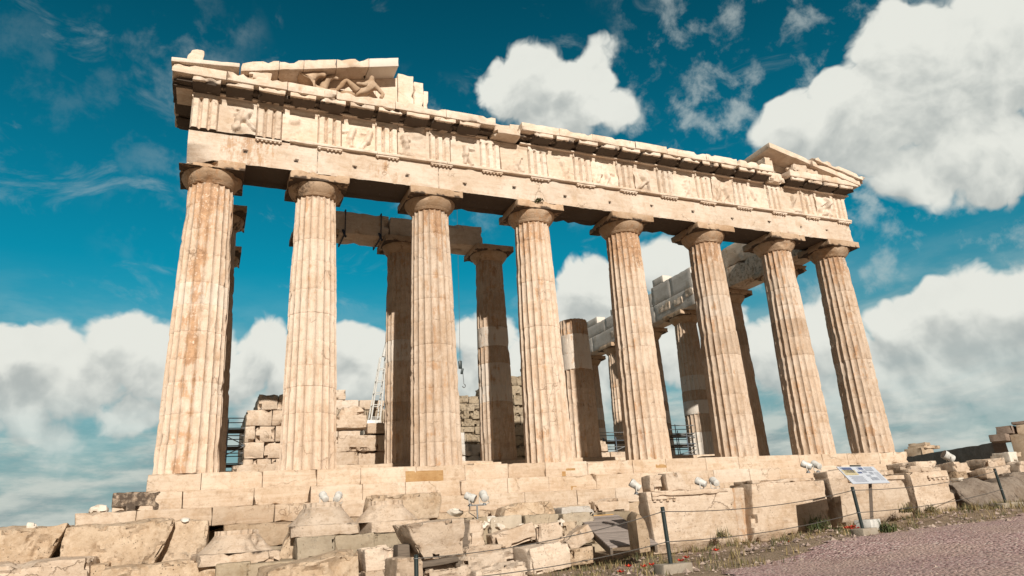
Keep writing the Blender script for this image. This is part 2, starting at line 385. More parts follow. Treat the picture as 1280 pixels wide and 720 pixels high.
def box(mb, c, s, yaw=0, pitch=0, roll=0, bev=.01, tone=0., **k): block(mb, c, s, yaw, pitch, roll, res=9, bev=bev, amp=0, chip=0, tone=tone, **k)
def span(mb, x0, x1, y0, y1, z0, z1, **k): block(mb, ((x0 + x1) / 2, (y0 + y1) / 2, (z0 + z1) / 2), (x1 - x0, y1 - y0, z1 - z0), **k)
def prism(mb, pts, y0, y1, **k):
    """closed prism of an (x, z) outline"""
    n = len(pts); V = [(x, y0, z) for x, z in pts] + [(x, y1, z) for x, z in pts]
    F = [tuple(range(n)), tuple(range(n, 2 * n))[::-1]] + [(i + n, (i + 1) % n + n, (i + 1) % n, i) for i in range(n)]
    mb.add(V, F, **k)
def panel(mb, x0, x1, z0, z1, yf, yb, res, fn, tone=0.):
    """slab whose front is a height field: fn(x, z) -> (depth in, tone, stain, grime)"""
    nx = max(2, int((x1 - x0) / res)); nz = max(2, int((z1 - z0) / res)); V = []; T = []; St = []; G = []
    for k in range(nz + 1):
        for i in range(nx + 1):
            x = x0 + (x1 - x0) * i / nx; z = z0 + (z1 - z0) * k / nz
            d, t, s_, gr = fn(x, z); V.append((x, yf + d, z)); T.append(tone + t); St.append(s_); G.append(gr)
    F = []; w = nx + 1
    for k in range(nz):
        for i in range(nx): F.append((k * w + i, k * w + i + 1, (k + 1) * w + i + 1, (k + 1) * w + i))
    b = len(V)
    d0 = len(V)
    rim = [i for i in range(w)] + [k * w + nx for k in range(1, nz + 1)] + [nz * w + i for i in range(nx - 1, -1, -1)] + [k * w for k in range(nz - 1, 0, -1)]
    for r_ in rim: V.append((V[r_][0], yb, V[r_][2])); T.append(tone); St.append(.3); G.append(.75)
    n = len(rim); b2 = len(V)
    for r_ in rim: foot = V[r_][2] < z0 + .01; V.append(V[r_]); T.append(tone); St.append(.3); G.append(.72 if foot else .1)  # bottom rim darkened to paint shade on the soffit
    for i in range(n): F.append((b2 + (i + 1) % n, b2 + i, b + i, b + (i + 1) % n))
    F.append(tuple(range(b, b + n))[::-1])
    mb.add(V, F, T, St, G)

# ------------------------------------------------------------------ the ground
GP = np.array([(-3.9, -9.2, -3.02), (-6, -9, -3.2), (-1, -9.3, -2.92), (1.7, -9.25, -2.76), (7, -9.5, -2.5), (-7, -14, -2.98), (-1.5, -13.4, -2.70), (1.6, -14.6, -2.66), (-5.3, -19, -2.88),
    (-9, -8, -3.4), (-6, -6.5, -3.4), (-14, -8, -3.35), (-11, -12, -3.4), (-9.5, -15, -3.3), (-8.2, -13.6, -3.12), (-14.5, -25, -3.25), (-20, -8, -3.3), (-20, -16, -3.3), (-13, -18, -3.25), (-9, -20, -3.05),
    (5, -5, -2.7), (15, -5, -2.5), (25, -5, -2.3), (20, -12, -2.3), (10, -15, -2.5), (5, -20, -2.7), (40, 0, -2.2), (8.5, -10.3, -2.43), (12, -9, -2.3), (60, -40, -2.6), (0, -40, -3.2), (-30, 0, -3.3), (-40, -30, -3.4), (0, 10, -2.8), (60, 60, -2.4), (-60, 60, -4)])
def gz(x, y):
    d2 = (GP[:, 0] - x) ** 2 + (GP[:, 1] - y) ** 2 + .08
    w = d2 ** -1.6
    return float((w * GP[:, 2]).sum() / w.sum())
def grid(name, xs, ys, mat, dz=0., rough=.02, keep=None):
    mb = MB(); V = []; ok = []
    for y in ys:
        for x in xs:
            far = max(0, math.hypot(x, y) - 120)
            V.append((x, y, gz(x, y) + dz - far * .01 + rough * mn.noise(Vector((x * 1.7, y * 1.7, 3))) + rough * .6 * mn.noise(Vector((x * 5, y * 5, 9)))))
    nx = len(xs); F = []
    for j in range(len(ys) - 1):
        for i in range(nx - 1):
            q = (j * nx + i, j * nx + i + 1, (j + 1) * nx + i + 1, (j + 1) * nx + i)
            if keep is None or keep((xs[i] + xs[i + 1]) / 2, (ys[j] + ys[j + 1]) / 2): F.append(q)
    used = sorted({i for f in F for i in f}); mp = {a: k for k, a in enumerate(used)}
    mb.add([V[i] for i in used], [tuple(mp[i] for i in f) for f in F]); return mb.obj(name, mat, loc=(0, 0, 0))
def spread_axis(a, b, step, far):
    c = list(np.arange(a, b + .001, step)); lo = []; hi = []; s_ = step; x = a
    while x > -far: s_ *= 1.45; x -= s_; lo.append(x)
    s_ = step; x = b
    while x < far: s_ *= 1.45; x += s_; hi.append(x)
    return lo[::-1] + c + hi
kind(grid('ground', spread_axis(-24, 22, .4, 2500), spread_axis(-27, 4, .4, 2500), M['earth']), 'structure')
# edge of the gravel walk: runs along the blocks, two metres in front of them
def path_edge(x): return -13.6 + .16 * (x + 1.5) + .35 * mn.noise(Vector((x * .9, 1, 0))) + .12 * mn.noise(Vector((x * 4, 5, 0))) + (0 if x > -6 else -(-6 - x) * 1.25)
kind(grid('gravel_path', list(np.arange(-13, 34, .22)), list(np.arange(-31, -6, .22)), M['gravel'], .022, .012, lambda x, y: y < path_edge(x)), 'structure')

# ------------------------------------------------------------------ the temple
TEMPLE = empty('ancient_temple', (0, 0, -1.6), 'ruined marble temple with eight fluted columns under a sculpted entablature', 'temple')
def part(mb, name, mat, loc=None, sharp=40): return mb.obj(name, mat, TEMPLE, loc, sharp)
ZA, ZT, ZF, ZC = 10.78, 12.0, 13.42, 14.04     # architrave foot, taenia, frieze top, cornice top
XC = [-15.16, -11.40, -6.867, -2.289, 2.289, 6.90, 11.37, 15.16]
def shaft(R0, R1, z0, z1, seed, drums=11, eros=.3, stainfn=None, drumtone=None, lean=(0, 0), smoothdrums=(), topdark=.0, base_tone=0.):
    mb = MB(); NF = 20; ts = (0, .07, .22, .40, .60, .78, .93); NS = len(ts); n = NF * NS; H = z1 - z0
    r_ = random.Random(seed); zs = [0.]
    cuts = [(i + r_.uniform(-.18, .18)) / drums for i in range(1, drums)]
    edges = [0] + cuts + [1]; rings = []
    for d in range(drums):
        a, b = edges[d] * H, edges[d + 1] * H; g_ = .007
        m = max(2, int((b - a) / .13))
        zz = [a + (.0 if d == 0 else .001), a + g_] + list(np.linspace(a + g_, b - g_, m + 1))[1:-1] + [b - g_, b - .001]
        for i, z in enumerate(zz): rings.append((z, d, (i == 0 and d > 0) or (i == len(zz) - 1 and d < drums - 1)))
    dt = [r_.gauss(base_tone, .16) for _ in range(drums)]; dr = [r_.uniform(-.007, .007) for _ in range(drums)]
    if drumtone:
        for k, q in drumtone.items(): dt[k] = q
    V = []; T = []; St = []; G = []; sv = Vector((seed * 7.13, seed * 3.7, seed))
    for z, d, joint in rings:
        u = z / H; Rz = R0 + (R1 - R0) * u + .016 * math.sin(math.pi * u) * R0 + dr[d]
        F = .092 * Rz; sm = d in smoothdrums
        for k in range(NF):
            for t in ts:
                th = 2 * math.pi * (k + t) / NF; cx, sx = math.cos(th), math.sin(th)
                p = Vector((Rz * cx, Rz * sx, z)); q = p * .85 + sv
                dep = 0. if sm else F * (1 - (2 * t - 1) ** 2) ** .8
                ar = abs(2 * t - 1)
                e = fbm(q, 5); e2 = mn.noise(p * 3.1 + sv * 2); e3 = mn.noise(Vector((p.x * 9, p.y * 9, p.z * 5)) + sv)
                loss = 0.
                if ar > .8: loss = max(0., e2 * .6 + e3 * .55 - .26 + eros * .30) * .11
                big = max(0., e - (.30 - eros * .28)) * .34 * eros
                r = min(Rz - dep - .002 * e3, Rz - min(loss, F * .9))
                if big > 0: r = min(r, Rz - big - .012 * (e3 + .5))
                if joint: r -= .002 + .005 * (d * 7 % 3) / 2 + max(0, mn.noise(Vector((cx * 4, sx * 4, d * 5.)) + sv)) * .03
                elif min(abs(z - edges[d] * H), abs(z - edges[d + 1] * H)) < .02: r -= max(0, mn.noise(Vector((cx * 5, sx * 5, d * 7.)) + sv)) * .02
                V.append((r * cx + lean[0] * u, r * sx + lean[1] * u, z0 + z))
                T.append(dt[d] + .12 * e2); St.append((stainfn(th, u, p) if stainfn else .15) + (.09 if ar > .8 and not sm else 0))
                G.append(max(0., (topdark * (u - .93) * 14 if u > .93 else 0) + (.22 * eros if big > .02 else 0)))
    Fc = []; m = len(rings)
    for i in range(m - 1):
        for k in range(n): Fc.append((i * n + k, i * n + (k + 1) % n, (i + 1) * n + (k + 1) % n, (i + 1) * n + k))
    Fc.append(tuple(range(n))[::-1]); Fc.append(tuple(range((m - 1) * n, m * n)))
    mb.add(V, Fc, T, St, G); return mb
def shift(mb, dx, dy, dz=0): mb.v = [(x + dx, y + dy, z + dz) for x, y, z in mb.v]; return mb
def capital_mb(Rn, He, Ra, Ha, zb, seed, damage=.5, flutes=False, flip=False, stain=.55, tone=0., Hn=.0, cut=None, cone=False):
    """annulets, echinus and square abacus; flip turns it upside down"""
    mb = MB(); n = 72; prof = []
    if Hn:
        for i in range(5): prof.append((Rn, -Hn + Hn * i / 5, 1))
    for k in range(3): prof += [(Rn + .012 + .02 * k, .028 * k, 0), (Rn + .03 + .02 * k, .028 * k + .014, 0), (Rn + .028 + .02 * k, .028 * k + .026, 0)]
    e0 = .09; Re = Ra * .985
    for i in range(13):
        u = i / 12; prof.append((Rn + .075 + (Re - Rn - .075) * ((math.sin(u * 1.32) / math.sin(1.32)) ** .92 if not cone else u ** 1.05), e0 + (He - e0) * u, 0))
    prof.append((Re - .05, He, 0)); V = []; sv = Vector((seed * 2.7, seed, 5)); St = []; G = []; T = []
    for r, z, fl in prof:
        for k in range(n):
            th = 2 * math.pi * k / n; p = Vector((r * math.cos(th), r * math.sin(th), z))
            e = mn.noise(p * 1.5 + sv) + .5 * mn.noise(p * 4 + sv); rr = r
            if fl: rr -= .05 * abs(math.sin(th * 10)) if flutes else 0
            if e > .35 - damage * .3: rr -= min(.22, (e - .35 + damage * .3) * .22 * (damage + .2))
            V.append((rr * math.cos(th), rr * math.sin(th), zb + z + .008 * e)); St.append(stain + .35 * e); T.append(tone + .2 * e)
            G.append(max(0, .10 + .55 * mn.noise(p * 1.1 + sv * 3)))
    F = []
    for i in range(len(prof) - 1):
        for k in range(n): F.append((i * n + k, i * n + (k + 1) % n, (i + 1) * n + (k + 1) % n, (i + 1) * n + k))
    F.append(tuple(range(n))[::-1]); mb.add(V, F, T, St, G)
    b0 = len(mb.v)
    block(mb, (0, 0, zb + He + Ha / 2), (2 * Ra + .06, 2 * Ra + .06, Ha), res=.13, bev=.02, amp=.008, chip=.10 * (damage + .3), tone=tone, stain=stain * .7, seed=seed, big=.012 if damage > .6 else 0)
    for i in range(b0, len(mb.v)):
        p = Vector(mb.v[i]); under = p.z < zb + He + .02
        mb.g[i] = (.66 if under else .05) + .3 * mn.noise(p * 1.6 + sv); mb.s[i] += .3 * mn.noise(p * 2 + sv)  # underside of the abacus darkened to paint its shade
        if cut: mb.v[i] = cut(*mb.v[i])
    if flip: mb.v = [(x, y, 2 * zb + He + Ha - z) for x, y, z in mb.v]; mb.f = [f[::-1] for f in mb.f]
    return mb
def sstep(a, b, x): x = min(1, max(0, (x - a) / (b - a))); return x * x * (3 - 2 * x)
def streak(center, width, amt, base, top=.3):
    def f(th, u, p):
        w = mn.noise(Vector((u * 2.6, center, 1))); w2 = mn.noise(p * 2.3)
        d = (th - R(center + 22 * w) + math.pi) % (2 * math.pi) - math.pi
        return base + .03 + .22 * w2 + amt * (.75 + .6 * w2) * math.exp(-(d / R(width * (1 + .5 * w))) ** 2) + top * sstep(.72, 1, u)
    return f
FR = [dict(eros=.30, stainfn=streak(258, 30, .80, .14, .6), drumtone={0: .0}), dict(eros=.12, stainfn=streak(250, 16, .35, .05, .30), drumtone={9: -.15}),
      dict(eros=.22, stainfn=streak(262, 40, .50, .15, .35), drumtone={2: .10, 3: .05}), dict(eros=.26, stainfn=streak(240, 45, .48, .10, .50)),
      dict(eros=.34, stainfn=streak(235, 40, .35, .20, .75)), dict(eros=.38, stainfn=streak(220, 40, .35, .22, .55)),
      dict(eros=.44, stainfn=streak(225, 50, .35, .25, .35)), dict(eros=.50, stainfn=streak(235, 40, .35, .28, .30))]
CAPH = .40
for i, x in enumerate(XC):
    corner = i in (0, 7)
    r0, r1 = (.975, .765) if corner else (.955, .745)
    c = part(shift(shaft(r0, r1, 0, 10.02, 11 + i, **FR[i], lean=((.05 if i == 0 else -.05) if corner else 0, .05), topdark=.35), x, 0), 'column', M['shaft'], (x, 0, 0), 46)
    dm = (.9, .45, .35, .45, .45, .55, .6, .6)[i]; cut = None
    if i == 0:      # the outer front corner of this abacus has broken away
        def cut(px, py, pz):
            d = (-px - .35) + (-py - .55)
            if d > 0 and pz > 10.50: return (px + .42 * min(1, d * 2), py + .30 * min(1, d * 2), pz - .05)
            return (px, py, pz)
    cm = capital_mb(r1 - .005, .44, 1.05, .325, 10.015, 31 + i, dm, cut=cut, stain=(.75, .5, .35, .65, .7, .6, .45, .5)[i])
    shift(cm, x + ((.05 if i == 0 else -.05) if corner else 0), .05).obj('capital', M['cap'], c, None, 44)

# steps of the platform: each course a row of separate blocks, some patched or broken
def course(z0, z1, x0, x1, y0, y1, seed, name, mat='step', L=(1.3, 2.1), broke=(), tone=.16, side=False, chip=.05, amp=.006):
    mb = MB(); r_ = random.Random(seed); x = x0
    while x < x1 - .05:
        w = r_.uniform(*L)
        if x1 - x - w < L[0] * .6: w = x1 - x
        sx, sy = (.0, .0)
        block(mb, (x + w / 2, (y0 + y1) / 2 + r_.uniform(-.012, .012), (z0 + z1) / 2 - r_.uniform(0, .008)), (w - .010, y1 - y0, z1 - z0 - .004), res=.20, bev=.014, amp=amp, chip=chip * r_.choice((.5, 1, 2.2)),
              tone=r_.gauss(0, tone * 1.2), stain=min(.30, max(0, r_.gauss(.12, .15))))
        x += w
    return part(mb, name, M[mat])
o = course(-.55, 0, -16.18, 16.18, -1.02, 1.4, 3, 'step')
o = course(-1.08, -.552, -16.95, 16.95, -1.72, -.2, 5, 'step')
o = course(-1.60, -1.082, -17.75, 17.75, -2.42, -.9, 8, 'step', tone=.2, chip=.07)
course(-2.25, -1.603, -14.0, 6, -2.95, -1.2, 12, 'foundation_course', 'lime', (1.4, 2.4), chip=.16, amp=.03)
course(-2.85, -2.254, -14.2, 6, -3.35, -1.4, 14, 'foundation_course', 'poros', (1.2, 2.0), chip=.2, amp=.03)
course(-3.5, -2.854, -14.2, 6, -3.75, -1.6, 15, 'foundation_course', 'poros', (1.2, 2.0), chip=.2, amp=.03)
mb = MB(); span(mb, -16.1, 16.1, 1.405, 64, -1.6, -.02, res=4, amp=0, chip=0); part(mb, 'stylobate', M['step'])
mb = MB(); span(mb, -11.6, 11.6, 4.55, 58, -.015, .33, res=1.4, amp=.01); span(mb, -11.2, 11.2, 4.9, 58, .334, .62, res=1.4, amp=.01); part(mb, 'platform', M['step'])
def flank_step(sx, y0, y1, z0, z1, xo, seed):
    mb = MB(); r_ = random.Random(seed); y = y0
    while y < y1: 
        w = r_.uniform(1.3, 2.1); a, b = sorted((sx * 16.0, sx * xo)); span(mb, a, b, y, y + w - .01, z0, z1, res=.5, bev=.015, amp=.006, tone=r_.gauss(0, .15)); y += w
    part(mb, 'step', M['step'])
for sx in (-1, 1):
    flank_step(sx, -.19, 62, -1.08, -.556, 16.95, 21); flank_step(sx, -.89, 62, -1.60, -1.086, 17.75, 22)

mb = MB(); span(mb, -17.2, -13.9, -1.6, -.6, -3.4, -1.61, res=.5, amp=.05, chip=.2, tone=-.5); part(mb, 'foundation_course', M['poros'])  # recessed fill, toned dark to paint the shade inside the gaps
for u0, u1, v0, v1, yf, nm, mt in ((507, 554, 587.5, 603, -1.024, 'repair_block', 'ochre'), (703, 719, 585, 588.5, -1.022, 'repair_inset', 'ochre'), (703, 707, 589, 598, -1.022, 'repair_inset', 'ochre'), (714, 721, 607, 615, -1.722, 'repair_inset', 'ochre'), (820, 833, 580, 585, -1.022, 'repair_inset', 'ochre')):
    A_ = at(u0, v1, y=yf); B_ = at(u1, v0, y=yf); mb = MB(); z1_ = min(B_[2], -.012 if yf > -1.5 else -.56); span(mb, A_[0], B_[0], yf, yf + .25, A_[2], z1_, res=.2, bev=.006, amp=.002, chip=.01); part(mb, nm, M[mt])
mb = MB(); span(mb, -16.97, -15.75, -1.735, -1.0, -1.075, -.548, res=.12, bev=.03, amp=.02, chip=.25, tone=-.5, stain=.5, grime=.55); part(mb, 'stained_step_end', M['step'])
# architrave: one long height field with joints, lost arrises, bolt holes and peg marks
AJ = [-15.98] + [(XC[i] + .12 * (-1) ** i) for i in range(1, 7)] + [15.98]
r_ = random.Random(5); atone = [r_.gauss(.05, .12) for _ in range(8)]; HOLE = [XC[i] + (XC[i + 1] - XC[i]) * f + r_.uniform(-.1, .1) for i in range(7) for f in (.27, .76)]
HZ = [11.25 + r_.uniform(-.08, .08) for _ in HOLE]
def afn(x, z):
    k = sum(x > j for j in AJ[1:-1]); d = 0.; gr = 0.; p = Vector((x, 4, z)); e = fbm(p * .9, 4); f = mn.noise(p * 3.2) + .5 * mn.noise(p * 8)
    st = .22 + .42 * max(0, fbm(p * .33 + Vector((9, 0, 0)), 3)) * 2
    dj = min(abs(x - j) for j in AJ[1:-1])
    if dj < .016: d += .03; gr = .5
    elif dj < .09 and f > .15: d += (f - .15) * .10
    if z < ZA + .12: d += max(0, f * .6 + .05 - (z - ZA) * 3) * .12
    d += max(0, e - .26) * .16 + .006 * f
    if x < -13.9: d += max(0, (e + .10)) * .16 * sstep(-13.6, -15.2, x) + (max(0, (-15.1 - x)) * max(0, 11.35 - z) * 1.1)
    if x > 15.3: d += max(0, e + f * .4 + .1) * .10
    for hx, hz in zip(HOLE, HZ):
        dd = ((x - hx) ** 2 + ((z - hz) * 1.5) ** 2)
        if dd < .0055: d += .10; gr = .9
    return d, atone[k] + .10 * e, st + max(0, .25 - abs(x + 14.3) * .2), gr
mb = MB(); panel(mb, -15.98, 15.98, ZA, ZT - .12, -.93, .30, .048, afn)
for i in range(7):
    a, b = AJ[i] + .01, AJ[i + 1] - .01
    if i == 0: a = -15.9
    block(mb, ((a + b) / 2, .62, (ZA + ZT) / 2 + .03), (b - a, .60, ZT - ZA - .06), res=.3, amp=.02, chip=.15, tone=-.4, stain=.6, grime=.80)  # crust deepened to paint the shade under the beams
part(mb, 'architrave', M['marble'], None, 50)
mb = MB()
xx = -15.98; r_ = random.Random(9)
while xx < 15.98:
    w = min(r_.uniform(2.6, 4.4), 15.98 - xx)
    if not (xx < -14.5): block(mb, (xx + w / 2, -.66, ZT - .06), (w - .006, .88, .115), res=.16, bev=.012, amp=.005, chip=.05, stain=.1)
    xx += w
part(mb, 'taenia', M['marble'])
XT = [-15.51 + 31.02 * k / 14 for k in range(15)]
# frieze: triglyphs with three upright bars, metopes with worn relief between them
def tri_mb(x, seed):
    mb = MB(); w = .92; hw = w / 2; z0, z1 = ZT + .004, ZF; sv = Vector((seed * 3.1, 0, 7))
    prof = []; bw = w / 3
    def g(dx):
        u = ((dx + hw) % bw) / bw; a = abs(u - .5) * 2
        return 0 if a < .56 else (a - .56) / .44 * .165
    def fn(xq, z):
        dx = xq - x; p = Vector((xq, 1, z)) + sv; f = mn.noise(p * 4) + .5 * mn.noise(p * 10); e = fbm(p * 1.2, 3)
        d = g(dx) if z < z1 - .20 else .0
        if d < .05: d += max(0, f - .15) * .07
        d += max(0, e - .18) * .22 + .004 * f
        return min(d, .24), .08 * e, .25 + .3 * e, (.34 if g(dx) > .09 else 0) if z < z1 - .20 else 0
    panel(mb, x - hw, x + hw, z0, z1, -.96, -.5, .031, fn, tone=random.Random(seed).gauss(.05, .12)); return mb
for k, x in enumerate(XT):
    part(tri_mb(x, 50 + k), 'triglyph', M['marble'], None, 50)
def met_fn(x0, x1, seed):
    r_ = random.Random(seed); sv = Vector((seed * 5.1, 3, seed)); cx = (x0 + x1) / 2; amt = r_.choice((.9, 1.2, 1.5, 1.6, .7))
    limbs = []
    for b in range(r_.choice((1, 2, 2))):
        bx = cx + r_.uniform(-.35, .35); bz = 12.62 + r_.uniform(-.1, .1)
        limbs += [(bx, bz - .12, bx + r_.uniform(-.15, .15), bz + .28, .13), (bx, bz - .1, bx + r_.uniform(-.4, .4), bz - .5, .085), (bx, bz - .08, bx + r_.uniform(-.4, .4), bz - .45, .08),
                  (bx, bz + .2, bx + r_.uniform(-.5, .5), bz + r_.uniform(-.1, .3), .06)]
    def fn(x, z):
        p = Vector((x, 2, z)); f = mn.noise(p * 3 + sv) + .5 * mn.noise(p * 8 + sv); e = fbm(p * .9 + sv, 4); rel = 0
        for (ax, az, bx, bz, rr) in limbs:
            vx, vz = bx - ax, bz - az; t = max(0, min(1, ((x - ax) * vx + (z - az) * vz) / (vx * vx + vz * vz + 1e-6))); dd = math.hypot(x - ax - t * vx, z - az - t * vz) + .02 * f
            if dd < rr: rel = max(rel, math.sqrt(rr * rr - dd * dd) * 1.15)
        lost = sstep(.05, .35, mn.noise(p * 1.4 + sv * 2)); d = -rel * amt * (1 - .70 * lost) - max(0, e - .05) * .26 * amt + .012 * f
        if z > ZF - .13: d = min(d, -.04)
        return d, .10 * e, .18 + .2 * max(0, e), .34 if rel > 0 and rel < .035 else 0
    return fn
for k in range(14):
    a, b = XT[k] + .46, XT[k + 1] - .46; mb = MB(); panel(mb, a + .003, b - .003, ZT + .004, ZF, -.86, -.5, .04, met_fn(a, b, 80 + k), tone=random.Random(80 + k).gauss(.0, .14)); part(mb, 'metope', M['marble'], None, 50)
mb = MB(); span(mb, -15.9, 15.9, -.49, .9, ZT + .004, ZF - .02, res=.6, amp=.02, chip=.1, stain=.4, grime=.3); part(mb, 'frieze_backing', M['marble'])
# regulae with their pegs
for k, x in enumerate(XT):
    if k == 0: continue
    mb = MB(); block(mb, (x, -.985, ZT - .155), (.92, .16, .07), res=.2, bev=.008, amp=.003, chip=.03)
    for q in range(6):
        if random.Random(k * 7 + q).random() < .85:
            gx = x - .38 + q * .152; tube(mb, [(gx, -1.01, ZT - .19), (gx, -1.01, ZT - .235)], [.036, .042], 8)
    part(mb, 'regula', M['marble'])
# end faces of the entablature (return along the flanks)
mb = MB(); span(mb, -15.97, -15.0, -.45, 5.6, ZA + .01, ZT, res=.4, amp=.02, chip=.12, stain=.45, grime=.25); span(mb, -15.95, -15.0, -.45, 5.2, ZT + .003, ZF, res=.4, amp=.02, chip=.12, stain=.4, grime=.2)
part(mb, 'flank_entablature', M['marble'])

# cornice: bed, corona blocks and a mutule over every triglyph and metope
def cornice(x0, x1, seed, zt=ZC, y0=-1.66, name='cornice', mut=True, l=(1.6, 2.4), broken_left=0):
    r_ = random.Random(seed); mb = MB(); x = x0
    while x < x1 - .01:
        w = r_.uniform(*l)
        if x1 - x - w < 1.: w = x1 - x
        t = r_.gauss(.08, .10); dz = r_.uniform(-.02, .02); s_ = max(0, r_.gauss(.12, .1))
        block(mb, (x + w / 2, (y0 + .2) / 2, zt - .18 + dz), (w - .012, .2 - y0, .36), res=.17, bev=.02, amp=.010, chip=.13, tone=t, stain=s_)        # corona
        x += w
    block(mb, ((x0 + x1) / 2, (y0 + .34 + .2) / 2, zt - .435), (x1 - x0 - .02, -.14 - y0, .145), res=.3, bev=.02, amp=.012, chip=.08, tone=-.3, stain=.4, grime=.62)  # bed darkened, soffit shade painted into its colour
    block(mb, ((x0 + x1) / 2, -.50, ZF + .035), (x1 - x0 - .3, 1.10, .075), res=.3, bev=.01, amp=.004, chip=.03, stain=.3, grime=.1)
    c = part(mb, name, M['marble'])
    if mut:
        k = math.ceil((x0 + .55 + 15.51) / 1.1079)
        while -15.51 + k * 1.1079 < x1 - .4:
            mx = -15.51 + k * 1.1079; mm = MB()
            block(mm, (mx, -1.29, zt - .49), (.93, .68, .20), res=.13, bev=.015, amp=.012, chip=.16, tone=.0, stain=.35)
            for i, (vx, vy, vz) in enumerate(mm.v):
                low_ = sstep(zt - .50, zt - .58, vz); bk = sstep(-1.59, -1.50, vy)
                mm.g[i] = .85 * max(low_ * .55 * bk, bk); mm.v[i] = (vx, vy, vz - (vy + 1.27) * .14 * (1 if vz < zt - .45 else .2))  # shade painted on soffit and back, front face left clear
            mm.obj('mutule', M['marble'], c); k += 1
    return c
cornice(-16.66, -4.42, 3); cornice(-3.22, 10.55, 4, zt=ZC + .06); cornice(11.62, 16.36, 6, zt=ZC + .03)
mb = MB(); block(mb, (-3.82, -.75, ZF + .24), (1.15, 1.5, .40), res=.12, amp=.05, chip=.25, big=.10, tone=.1); part(mb, 'broken_cornice', M['marble']); mb = MB(); block(mb, (11.08, -.62, ZF + .26), (1.02, 1.3, .46), res=.12, amp=.03, chip=.25, big=.05); part(mb, 'broken_cornice', M['marble'])
# return of the cornice along the south flank: its soffit, painted dark for shade, shows past the corner
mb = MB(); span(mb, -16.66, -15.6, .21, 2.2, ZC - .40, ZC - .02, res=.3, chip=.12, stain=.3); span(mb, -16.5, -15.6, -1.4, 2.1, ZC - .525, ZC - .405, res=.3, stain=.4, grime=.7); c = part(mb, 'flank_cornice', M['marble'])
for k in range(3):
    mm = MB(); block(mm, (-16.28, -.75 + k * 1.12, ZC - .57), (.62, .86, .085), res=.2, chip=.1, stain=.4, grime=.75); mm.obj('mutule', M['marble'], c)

# pediment, left end
mb = MB()
def slope_block(mb, x0, x1, zl, zr, th, y0, y1, **k):
    w = x1 - x0; sl_ = (zr - zl)
    block(mb, ((x0 + x1) / 2, (y0 + y1) / 2, (zl + zr) / 2), (w - .012, y1 - y0, th), warp=lambda p: np.array((p[0], p[1], p[2] + p[0] * sl_ / th)), **k)
tz = lambda x: 14.48 + (x + 14.44) * .2615                  # crown of the raking cornice
for a, b, t, s_ in ((-14.42, -13.1, -.1, .5), (-13.1, -12.22, 0, .5), (-12.22, -11.0, .05, .3), (-11.0, -9.75, 0, .35), (-9.75, -8.55, .75, .0)):
    slope_block(mb, a, b, tz(a) - .16, tz(b) - .16, .40, -1.70, -.25, res=.17, bev=.02, amp=.008 if t < .5 else .002, chip=.10 if t < .5 else .01, tone=t, stain=s_)
slope_block(mb, -16.70, -14.46, 14.03 + .07, tz(-14.46) - .13, .17, -1.74, .1, res=.2, bev=.02, amp=.01, chip=.12, tone=.4)
part(mb, 'raking_cornice', M['marble'])
mb = MB(); block(mb, (-15.95, -1.1, 14.15), (1.3, .9, .15), res=.12, big=.05, chip=.2); part(mb, 'cornice_rubble', M['marble']); mb = MB(); block(mb, (-13.75, -1.15, 14.16), (.75, .9, .42), res=.11, big=.09, amp=.03, chip=.3, stain=.4); part(mb, 'cornice_rubble', M['marble'])
mb = MB(); x = -14.3
while x < -8.4:
    w = min(1.25, -8.4 - x + .001); slope_block(mb, x, x + w, (ZC + tz(x) - .36) / 2, (ZC + tz(x + w) - .36) / 2, max(.12, tz(x + w / 2) - .37 - ZC), -.85, -.35, res=.3, amp=.01, tone=.1) if 0 else None
    prism(mb, [(x, ZC + .001), (x + w - .01, ZC + .001), (x + w - .01, tz(x + w) - .37), (x, tz(x) - .37)], -.85, -.35, tone=.1, stain=.1); x += w
block(mb, (-8.05, -.62, 14.98), (.66, .5, 1.86), res=.18, chip=.12, amp=.015, tone=.15); block(mb, (-7.50, -.62, 14.86), (.40, .5, 1.62), res=.18, chip=.14, amp=.02, tone=.2); block(mb, (-7.18, -.58, 14.70), (.22, .45, 1.3), res=.15, chip=.1, tone=.2)
part(mb, 'tympanum', M['marble'])
mb = MB(); block(mb, (-15.95, -1.25, 14.55), (.62, .55, .62), res=.10, bev=.04, amp=.03, big=.05, warp=lambda p: np.array((p[0] * (1 - .34 * (p[2] + 1) * .5) + .28 * max(0, p[2]) - .05, p[1], p[2] - .35 * max(0, -p[0]) * max(0, p[2])))); part(mb, 'acroterion', M['marble'])
mb = MB()
for i in range(5): span(mb, -8.3 + i * 1.36, -8.3 + (i + 1) * 1.36 - .01, .35, .95, ZF, 15.25 - .1 * (i % 2), res=.4, chip=.15, amp=.02)
part(mb, 'beam_shade_blocks', M['marble'])  # unseen blocks added behind the cornice to shade the porch beam
# pediment, right end
mb = MB(); rz_ = lambda x: 15.42 - (x - 10.6) * .2245
for a, b in ((10.55, 13.3), (13.3, 16.5)):
    slope_block(mb, a, b, rz_(a) - .17, rz_(b) - .17, .30, -1.70, .6, res=.2, bev=.02, amp=.008, chip=.10, tone=.1)
slope_block(mb, 13.45, 16.85, rz_(13.45) + .13, rz_(16.85) + .13, .26, -1.80, -.2, res=.2, bev=.03, amp=.012, chip=.14, tone=.15)
block(mb, (12.15, -1.2, rz_(12.15) + .07), (.6, .5, .16), res=.1, big=.05, amp=.02, roll=12)
part(mb, 'raking_cornice', M['marble'])
mb = MB(); prism(mb, [(10.3, ZC + .05), (16.0, ZC + .05), (16.0, rz_(16.0) - .33), (11.0, rz_(11.0) - .33), (10.3, 14.5)], -.7, .3, stain=.2); block(mb, (10.72, -.95, 14.42), (.5, .7, .75), res=.14, amp=.03, chip=.2); part(mb, 'tympanum', M['marble'])
